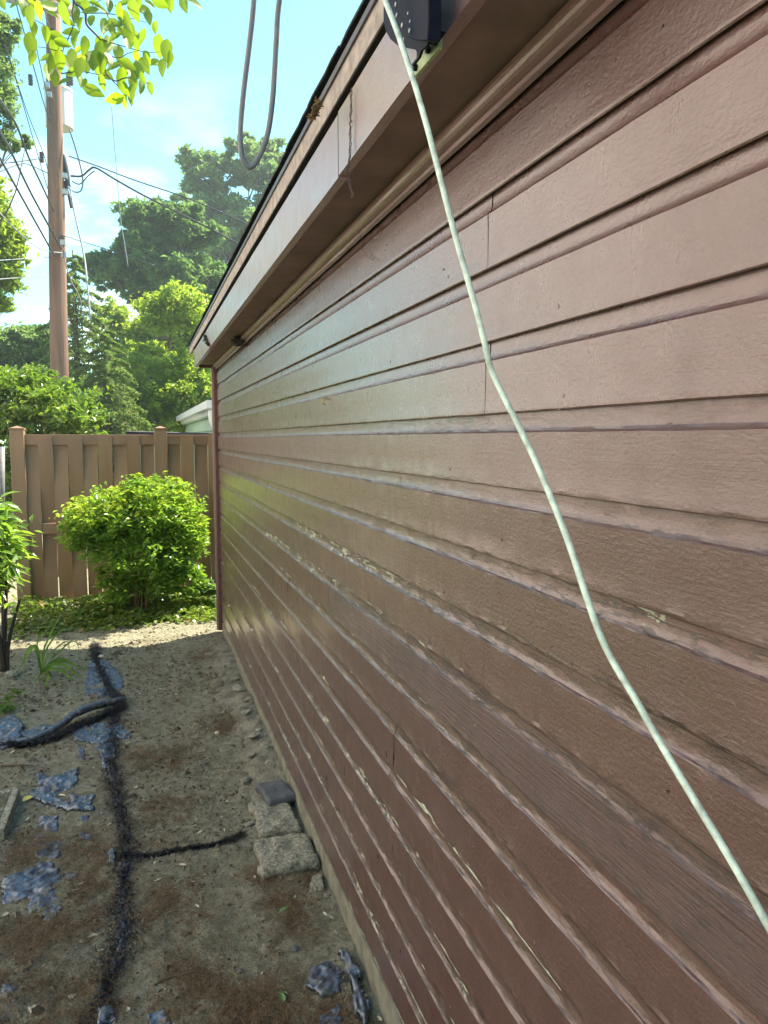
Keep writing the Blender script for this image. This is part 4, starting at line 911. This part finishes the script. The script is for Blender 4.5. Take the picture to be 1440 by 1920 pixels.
wire([(-10,524),(17,522),(70,518),(93,512)], .008, 'faint lowest line between the left tree and the pole', 13, 16.9, mat_wiregrey)
wire([(-10,489),(17,487),(93,482)], .008, 'faint thin line just above the lowest one left of the pole', 13, 16.9, mat_wiregrey)
wire([(128,350),(133,360),(140,400),(157,477),(163,527),(170,600)], .020, 'pale blue sheathed guy cable running down to the right of the pole', 16.8, 15.5, mat_wiregrey, 'guy_cable')
wire([(118,455),(122,490),(135,530),(150,560),(155,600)], .010, 'thin down line from the lower bracket right of the pole', 16.8, 16)

# ---------------------------------------------------------------- neighbour's building and low shed roof
na = on(388, 750, 1, 9.7); zE = na[2]
nb_ = thing('neighbour_garage', (na[0], 9.7, G), 'pale green sided outbuilding with white gutter beyond the fence', 'outbuilding')
fx_ = on(330, 783, 1, 9.7); dirv = (fx_-CAM); dirv[2] = 0; far = CAM+(fx_-CAM)*((zE-.02-CAM[2])/(fx_[2]-CAM[2])); far = np.array([far[0], far[1], zE])
e1 = far-na; e1[2] = 0; Le = np.linalg.norm(e1); e1 /= Le; e2 = np.array([e1[1], -e1[0], 0])   # e1 away, e2 to the right
if e2[0] < 0: e2 = -e2
def nbx(nm, u0, u1, v0, v1, z0, z1, mat):
    P_ = [na+e1*u0+e2*v0, na+e1*u1+e2*v0, na+e1*u1+e2*v1, na+e1*u0+e2*v1]; P_ = [np.array([p_[0], p_[1], z0]) for p_ in P_]
    return MB().prism(P_, (0, 0, z1-z0)).build(nm, mat, nb_)
nbx('gutter', 0, Le, 0, .10, zE-.10, zE, mat_white); nbx('fascia', -.01, Le, .101, .115, zE-.16, zE-.01, mat_white)
nbx('front_fascia', -.03, 0-.002, .13, 3.5, zE-.17, zE-.005, mat_nwall)
nbx('soffit', .001, Le, .116, .19, zE-.18, zE-.16, mat_nwall); nbx('wall_core', .06, Le-.3, .22, 3.6, G, zE-.181, mat_core)
z = zE-.182
while z > G: 
    P_ = []; nbm = MB(); p0 = na+e1*.05; 
    for (v, zz) in ((.17, z-.185), (.195, z)):
        P_.append((v, zz))
    q = [na+e1*.05+e2*P_[0][0], na+e1*.05+e2*P_[1][0], na+e1*.05+e2*.21, na+e1*.05+e2*.21]
    q = [np.array([q[0][0], q[0][1], P_[0][1]]), np.array([q[1][0], q[1][1], P_[1][1]-.001]), np.array([q[2][0], q[2][1], P_[1][1]-.001]), np.array([q[3][0], q[3][1], P_[0][1]])]
    nbm.prism(q, e1*(Le-.35)).build('siding_board', mat_nwall, nb_)
    q = [na+e1*.0+e2*.205, na+e1*.025+e2*.205]; nn = MB()
    nn.prism([np.array([q[0][0], q[0][1], z-.185]), np.array([q[1][0], q[1][1], z-.001]), np.array([(na+e1*.048+e2*.205)[0], (na+e1*.048+e2*.205)[1], z-.001]), np.array([(na+e1*.048+e2*.205)[0], (na+e1*.048+e2*.205)[1], z-.185])], e2*3.1).build('siding_board', mat_nwall, nb_)
    z -= .186
ro = MB(); P_ = [na+e2*.02+np.array([0, 0, .012]), na+e2*2.2+np.array([0, 0, .75]), na+e2*2.2+np.array([0, 0, .70]), na+e2*.02+np.array([0, 0, .002])]
ro.prism(P_, e1*Le).build('roof', mat_shingle, nb_)
g0 = na+e1*.05+e2*.06; g0[2] = zE-.131
MB().tube(smooth_path([g0, g0+np.array([0, 0, -.10]), g0+e2*.03+np.array([0, 0, -.18]), g0+e2*.10+np.array([0, 0, -.26]), g0+e2*.12+np.array([0, 0, -.34]), g0+e2*.12+np.array([0, 0, -2.0])], 4), .045, 8).build('downspout', mat_white, nb_, smooth=True)
sh0, sh1 = on(236, 806, 1, 10.5), on(352, 808, 1, 10.5)
sh = thing('low_shed', (sh0[0], 10.5, G), 'dark low roof edge peeping just above the fence top', 'shed')
MB().prism([(sh0[0], 10.5, sh0[2]-.02), (sh1[0]+.6, 10.5, sh0[2]-.06), (sh1[0]+.6, 12, sh0[2]-.03), (sh0[0], 12, sh0[2])], (0, 0, -.06)).build('roof', mat_shingle, sh)
MB().box((sh0[0]+.1, 10.55, G), (sh1[0]+.4, 11.9, sh0[2]-.14)).build('wall', mat_nwall, sh)

# ---------------------------------------------------------------- things hanging near the camera
def cpath(pts, x_a, x_b):
    n_ = len(pts); return [on(x, y, 0, x_a+(x_b-x_a)*i/(n_-1)) for i, (x, y) in enumerate(pts)]
gp_ = cpath([(700,-60),(722,0),(745,60),(775,150),(800,235),(822,320),(845,410),(870,500),(893,580),(909,645),(920,690),(940,735),(968,790),(1002,860),(1036,940),(1067,1020),(1096,1108),(1125,1190),(1152,1245),(1192,1312),(1242,1400),(1302,1500),(1370,1612),(1440,1735),(1500,1845)], -.25, -.03)
tag(MB().tube(smooth_path(gp_, 6), .0042, 12).build('hanging_cable', mat_green, loc=gp_[5], smooth=True), 'pale green cable hanging slack from the eave bracket in front of the siding', 'cable')
lp = [on(x, y, 1, 1.02) for x, y in ((476,0),(468,80),(457,170),(451,240),(452,285),(460,306),(470,313),(481,302),(493,278),(504,240),(512,175),(518,80),(524,0))]
up0 = [np.array([-.17, .98, .835]), np.array([-.28, 1.0, 1.0]), lp[0]+np.array([.01, 0, .12])]; up1 = [lp[-1]+np.array([.02, 0, .10]), np.array([-.30, 1.02, .94]), np.array([-.17, 1.03, .835])]
tag(MB().tube(smooth_path(up0+lp+up1, 7), .0036, 12).build('cable_loop', mat_cable, loc=lp[6], smooth=True), 'grey cable drooping from the roof edge in a narrow loop against the sky', 'cable')
# perforated bracket on the fascia
bc = on(775, 60, 0, -.19); br = thing('reel_bracket', bc, 'black riveted metal bracket with a rounded plate bolted to the fascia', 'bracket')
def plate(pts, xo, th, nm, mat, bev=.0006):
    P_ = [on(x, y, 0, xo) for x, y in pts]; o = MB().prism(P_, (th, 0, 0)).build(nm, mat, br); return bevel(o, bev, 2)
plate([(732,-60),(730,0),(731,25),(736,45),(745,60),(757,68),(772,73),(790,76),(801,75),(803,40),(803,-60)], -.215, .020, 'drum', mat_black, .002)
plate([(725,-20),(719,15),(719,40),(723,58),(732,74),(745,85),(762,90),(778,93),(781,98),(781,108),(771,121),(773,124),(785,108),(790,94),(800,86),(803,78),(803,-20)], -.1935, .004, 'back_plate', mat_black)
plate([(772,122),(787,106),(800,86),(817,60),(823,64),(822,92),(775,146)], -.175, .006, 'mounting_tab', mat_tab)
plate([(797,80),(816,56),(819,58),(800,83)], -.190, .015, 'flange', mat_black)
def disc(px, py, xo, r, th, nm, mat, n_=12, ring=False):
    c = on(px, py, 0, xo); MB().prism([c+np.array([0, r*math.cos(a), r*math.sin(a)]) for a in np.linspace(0, 2*math.pi, n_, endpoint=False)], (th, 0, 0)).build(nm, mat, br)
for x, y in ((741,8),(743,28),(753,47),(767,57),(764,25),(768,40)): disc(x, y, -.2165, .0032 if x < 760 or y > 50 else .0022, .0014, 'rivet', mat_metal)
disc(756, 74, -.1940, .0034, .0004, 'plate_hole', mat_trim)
for x, y in ((799,93),(775,126)): disc(x, y, -.181, .0052, .0055, 'bolt', mat_black, 6)
disc(789, 105, -.1755, .0022, .0004, 'slot', mat_core)
# webs and plant scraps on the eave
def squiggle(pts_px, xo, r, nm, label, n_=1, spread=.004, mat=mat_web):
    mb = MB(); P0 = [on(x, y, 0, xo) for x, y in pts_px]
    for q in range(n_):
        P_ = smooth_path(P0, 8); P_ = [p_+rng.normal(0, spread, 3)*np.array([.7, 1, .5]) for p_ in P_]; mb.tube(P_, r, 4)
    tag(mb.build(nm, mat, loc=P0[0]), label, 'cobweb')
squiggle([(659,165),(658,210),(657,250),(656,290),(652,325),(656,345),(661,370)], -.172, .0005, 'cobweb', 'stringy cobweb with debris hanging over the fascia joint', 7, .0025)
squiggle([(672,400),(676,440),(684,475),(700,488)], -.012, .0006, 'cobweb', 'fine dark strand drooping over the crown moulding', 2, .002)
squiggle([(598,190),(590,210),(585,222)], -.215, .0009, 'moss_tuft', 'dry moss tuft sprouting from the shingle edge', 18, .007, simple('dry_moss', (.22, .15, .08), .9))
squiggle([(385,628),(388,640),(392,648)], -.172, .002, 'insect_nest', 'dark wispy insect nest on the fascia near its far end', 8, .012, mat_core)
squiggle([(438,640),(450,632),(446,645),(455,640)], -.03, .0016, 'dead_tendril', 'dead dark tendrils clinging to the soffit near the far end', 10, .02, mat_core)

# dogwood branch, top left
DY = 3.35
dg = thing('dogwood_branch', on(150, -150, 1, DY), 'overhanging dogwood branch with backlit bright green leaves at the top left', 'branch')
brs = [[(120,-120),(130,-60),(138,0),(150,12),(160,25),(162,45),(175,60),(187,73),(193,90),(203,105),(197,130),(205,145),(218,152),(235,146),(262,147)],
       [(138,-10),(137,12),(135,25),(138,45),(128,72),(118,95),(121,112),(115,138)], [(60,-40),(72,5),(85,22),(88,40),(103,60),(118,70),(130,72)], [(160,25),(200,25),(240,33),(275,42)],
       [(187,73),(215,82),(250,92),(275,98),(303,97)], [(115,138),(150,134),(185,140),(205,142)], [(203,105),(225,108),(240,100),(262,95)], [(130,-60),(200,-30),(260,-10),(300,-6),(350,-10)],
       [(205,145),(220,160),(232,168)], [(262,147),(275,155),(283,158)], [(118,95),(105,95),(88,90),(70,88)], [(103,60),(80,45),(62,36)], [(200,25),(205,35),(220,48),(235,62)], [(160,25),(180,5),(210,-10)], [(72,5),(50,-5),(20,-10)]]
dep = lambda i: DY+.10*math.sin(i*2.3)
for i, b in enumerate(brs):
    P_ = smooth_path([on(x, y, 1, DY+(.0 if k == 0 else .05*math.sin(i*2.3)*k/len(b))) for k, (x, y) in enumerate(b)], 4); r0 = .0052 if i == 0 else .0032 if i in (1, 2) else .0022
    MB().tube(P_, [r0*(1-.65*k/len(P_)) for k in range(len(P_))], 6).build('twig', mat_darkstem, dg, smooth=True)
dml = [big_leaf_mesh('leaf', mat_dogwood, w, f, c, 8) for w, f, c in ((.60, .30, .15), (.66, .15, .30), (.55, .45, .2), (.62, .25, -.1))]
LP = [(32,5),(6,4),(63,8),(57,30),(64,53),(86,63),(98,26),(119,25),(90,12),(108,70),(118,82),(140,22),(150,42),(172,40),(194,50),(160,12),(60,108),(86,108),(57,84),(97,118),(103,145),(90,137),(112,115),(133,62),(140,75),(160,85),(186,83),(203,83),(135,108),(152,110),(165,118),(185,100),(222,98),(140,135),(150,150),(160,160),(175,170),(215,185),(234,190),(247,177),(265,163),(283,165),(192,155),(200,140),(212,125),(225,120),(240,120),(257,108),(276,108),(289,118),(305,125),(312,95),(318,112),(292,52),(300,5),(317,4),(345,8),(365,2),(268,20),(278,30),(250,18),(225,25),(228,60),(215,45),(212,68),(252,75),(268,70),(243,60),(235,38),(205,10),(180,8),(210,55),(248,137),(236,130),(262,135),(150,128),(175,115),(190,118),(205,110),(182,130),(150,5),(120,3),(75,20),(45,12),(170,22),(196,22),(232,8),(260,5),(282,8),(128,40),(145,95),(105,90),(225,145),(250,155),(232,165),(270,120),(240,82),(296,85),(125,120),(120,150)]
for x, y in LP:
    size = random.uniform(24, 40)/FPX*DY; d = np.array([random.uniform(-.35, .45), random.uniform(-.5, .5), -1.0])
    if random.random() < .22: d = np.array([random.choice((-1, 1))*1.0, random.uniform(-.6, .6), -.35]); size *= .85
    p_ = on(x, y, 1, DY+random.uniform(-.22, .22)); dn = d/np.linalg.norm(d); p_ = p_-dn*size*.5
    dq = Vector([float(c) for c in dn]); o = bpy.data.objects.new('leaf', random.choice(dml)); o.parent = dg; o.rotation_mode = 'QUATERNION'
    fac = Vector((random.uniform(-.9, .9), -1, random.uniform(-.3, .8))); z_ = (fac-dq*fac.dot(dq)).normalized(); x_ = dq.cross(z_)
    o.rotation_quaternion = Matrix((x_, dq, z_)).transposed().to_quaternion(); o.location = Vector([float(c) for c in p_])-wloc(dg); o.scale = (size,)*3; col.objects.link(o)

# added unseen: pale house to brighten the siding; grass, shrubs, hedge for its reflections
mat_added_house = simple('added_house_siding', (.82, .68, .67), .6, var=.05, vs=3)
mat_hglass = simple('added_window_glass', (.03, .035, .04), .08, bump=0)
hs = thing('house', (-4.9, 1.5, G), 'added unseen warm pale sided house brightening the garage from across the yard, outside the photo to the left', 'house')  # unseen pale house added to brighten the siding
HX = -4.9; Z0 = G+.35; k = 0
MB().box((HX-6, -7, G-.1), (HX-.05, 13, G+.36)).build('added_foundation', mat_foot, hs)
MB().box((HX-6, -7, G+.361), (HX-.04, 13, G+8.6)).build('wall_core', mat_added_house, hs)
z = G+.36
while z < G+8.5:
    MB().prism([(HX-.038, -7, z), (HX+.012, -7, z), (HX-.012, -7, z+.158), (HX-.038, -7, z+.158)], (0, 20, 0)).build('siding_board', mat_added_house, hs); z += .16
for y0 in (-4.5, -1.2, 11.0):
    for z0 in (G+1.2, G+3.7):
        fr_ = MB(); 
        for lo, hi in (((HX, y0-.08, z0-.08), (HX+.04, y0+1.08, z0)), ((HX, y0-.08, z0+1.3), (HX+.04, y0+1.08, z0+1.38)), ((HX, y0-.08, z0+.001), (HX+.04, y0, z0+1.299)), ((HX, y0+1.0, z0+.001), (HX+.04, y0+1.08, z0+1.299)), ((HX+.001, y0+.001, z0+.63), (HX+.035, y0+.999, z0+.68))): fr_.box(lo, hi)
        wf = fr_.build('added_window', mat_white, hs, loc=(HX, y0+.5, z0))
        MB().box((HX+.013, y0+.002, z0+.002), (HX+.02, y0+.998, z0+1.298)).build('added_pane', mat_hglass, wf)
MB().prism([(HX+.5, -7.4, G+8.5), (HX-3.2, -7.4, G+10.4), (HX-6.6, -7.4, G+8.5)], (0, 20.8, 0)).build('roof', mat_shingle, hs)
mat_added_lawn = simple('added_lawn', (.035, .06, .018), .9, var=.4, vs=30, bump=1., bs=90, bd=.03)  # unseen grass added to darken what the lower boards reflect
tag(mesh('added_lawn', [(-4.84, -7, G+.03), (-1.95, -7, G+.03), (-1.95, 5.2, G+.03), (-2.3, 7.8, G+.03), (-4.84, 12, G+.03)], [(0, 1, 2, 3, 4)], mat_added_lawn), kind='structure')
n = 26000; x = rng.uniform(-4.8, -1.9, n); y = rng.uniform(-3, 9, n); k = x < -1.95-.15*np.clip(y-5, 0, 3)+.06*vnoise(y*3, y*0); P = np.stack([x[k], y[k], np.full(k.sum(), G+.05)], -1)
V, F = leafcloud(P, .10, .1, .14); tag(mesh('added_grass', V, F, mat_oak, rnd=np.repeat(rng.random(len(P)), 2)), 'added unseen mown grass between the dirt strip and the house, left of the photo', 'grass', kind='stuff')
for i, yy in enumerate((-5.2, -3.4, -1.7, .1, 1.9, 3.7, 5.5, 7.2)):  # unseen shrubs added so the low reflections stay dark green
    fs = thing('added_shrub', (-4.2, yy, G), 'added unseen rounded dark shrub at the foot of the house wall, outside the photo to the left', 'shrub', 'added shrubs along the house')
    P = crown_pts([(-4.2, yy, G+.62, .52, .85, .62)], 2600, .2, 30, .7); V, F = leafcloud(P, .09, .6, .5); mesh('foliage', V, F, mat_oak, fs, kind='stuff', rnd=np.repeat(rng.random(len(P)), 2))
sf = thing('added_hedge', (-4.8, 16, G), 'added unseen green hedge running on behind the house corner at the left of the yard', 'hedge')
P = crown_pts([(-4.8, yy, G+.75, .7, 1.0, .9) for yy in (14.2, 15.6, 17.2, 18.8)], 9000, .16, 30, .7); V, F = leafcloud(P, .10, .6, .5); mesh('foliage', V, F, mat_bright, sf, kind='stuff', rnd=np.repeat(rng.random(len(P)), 2))

hm = bpy.data.materials.new('haze'); hm.use_nodes = True; hm.node_tree.nodes.clear()
ho = hm.node_tree.nodes.new('ShaderNodeOutputMaterial'); hv = hm.node_tree.nodes.new('ShaderNodeVolumePrincipled')
hv.inputs['Color'].default_value = (.80, .90, 1.0, 1); hv.inputs['Density'].default_value = HAZE; hv.inputs['Anisotropy'].default_value = .3
hm.node_tree.links.new(hv.outputs[0], ho.inputs['Volume'])
tag(MB().box((-72, -42, G-1.1), (72, 92, 18)).build('haze', hm), kind='stuff')
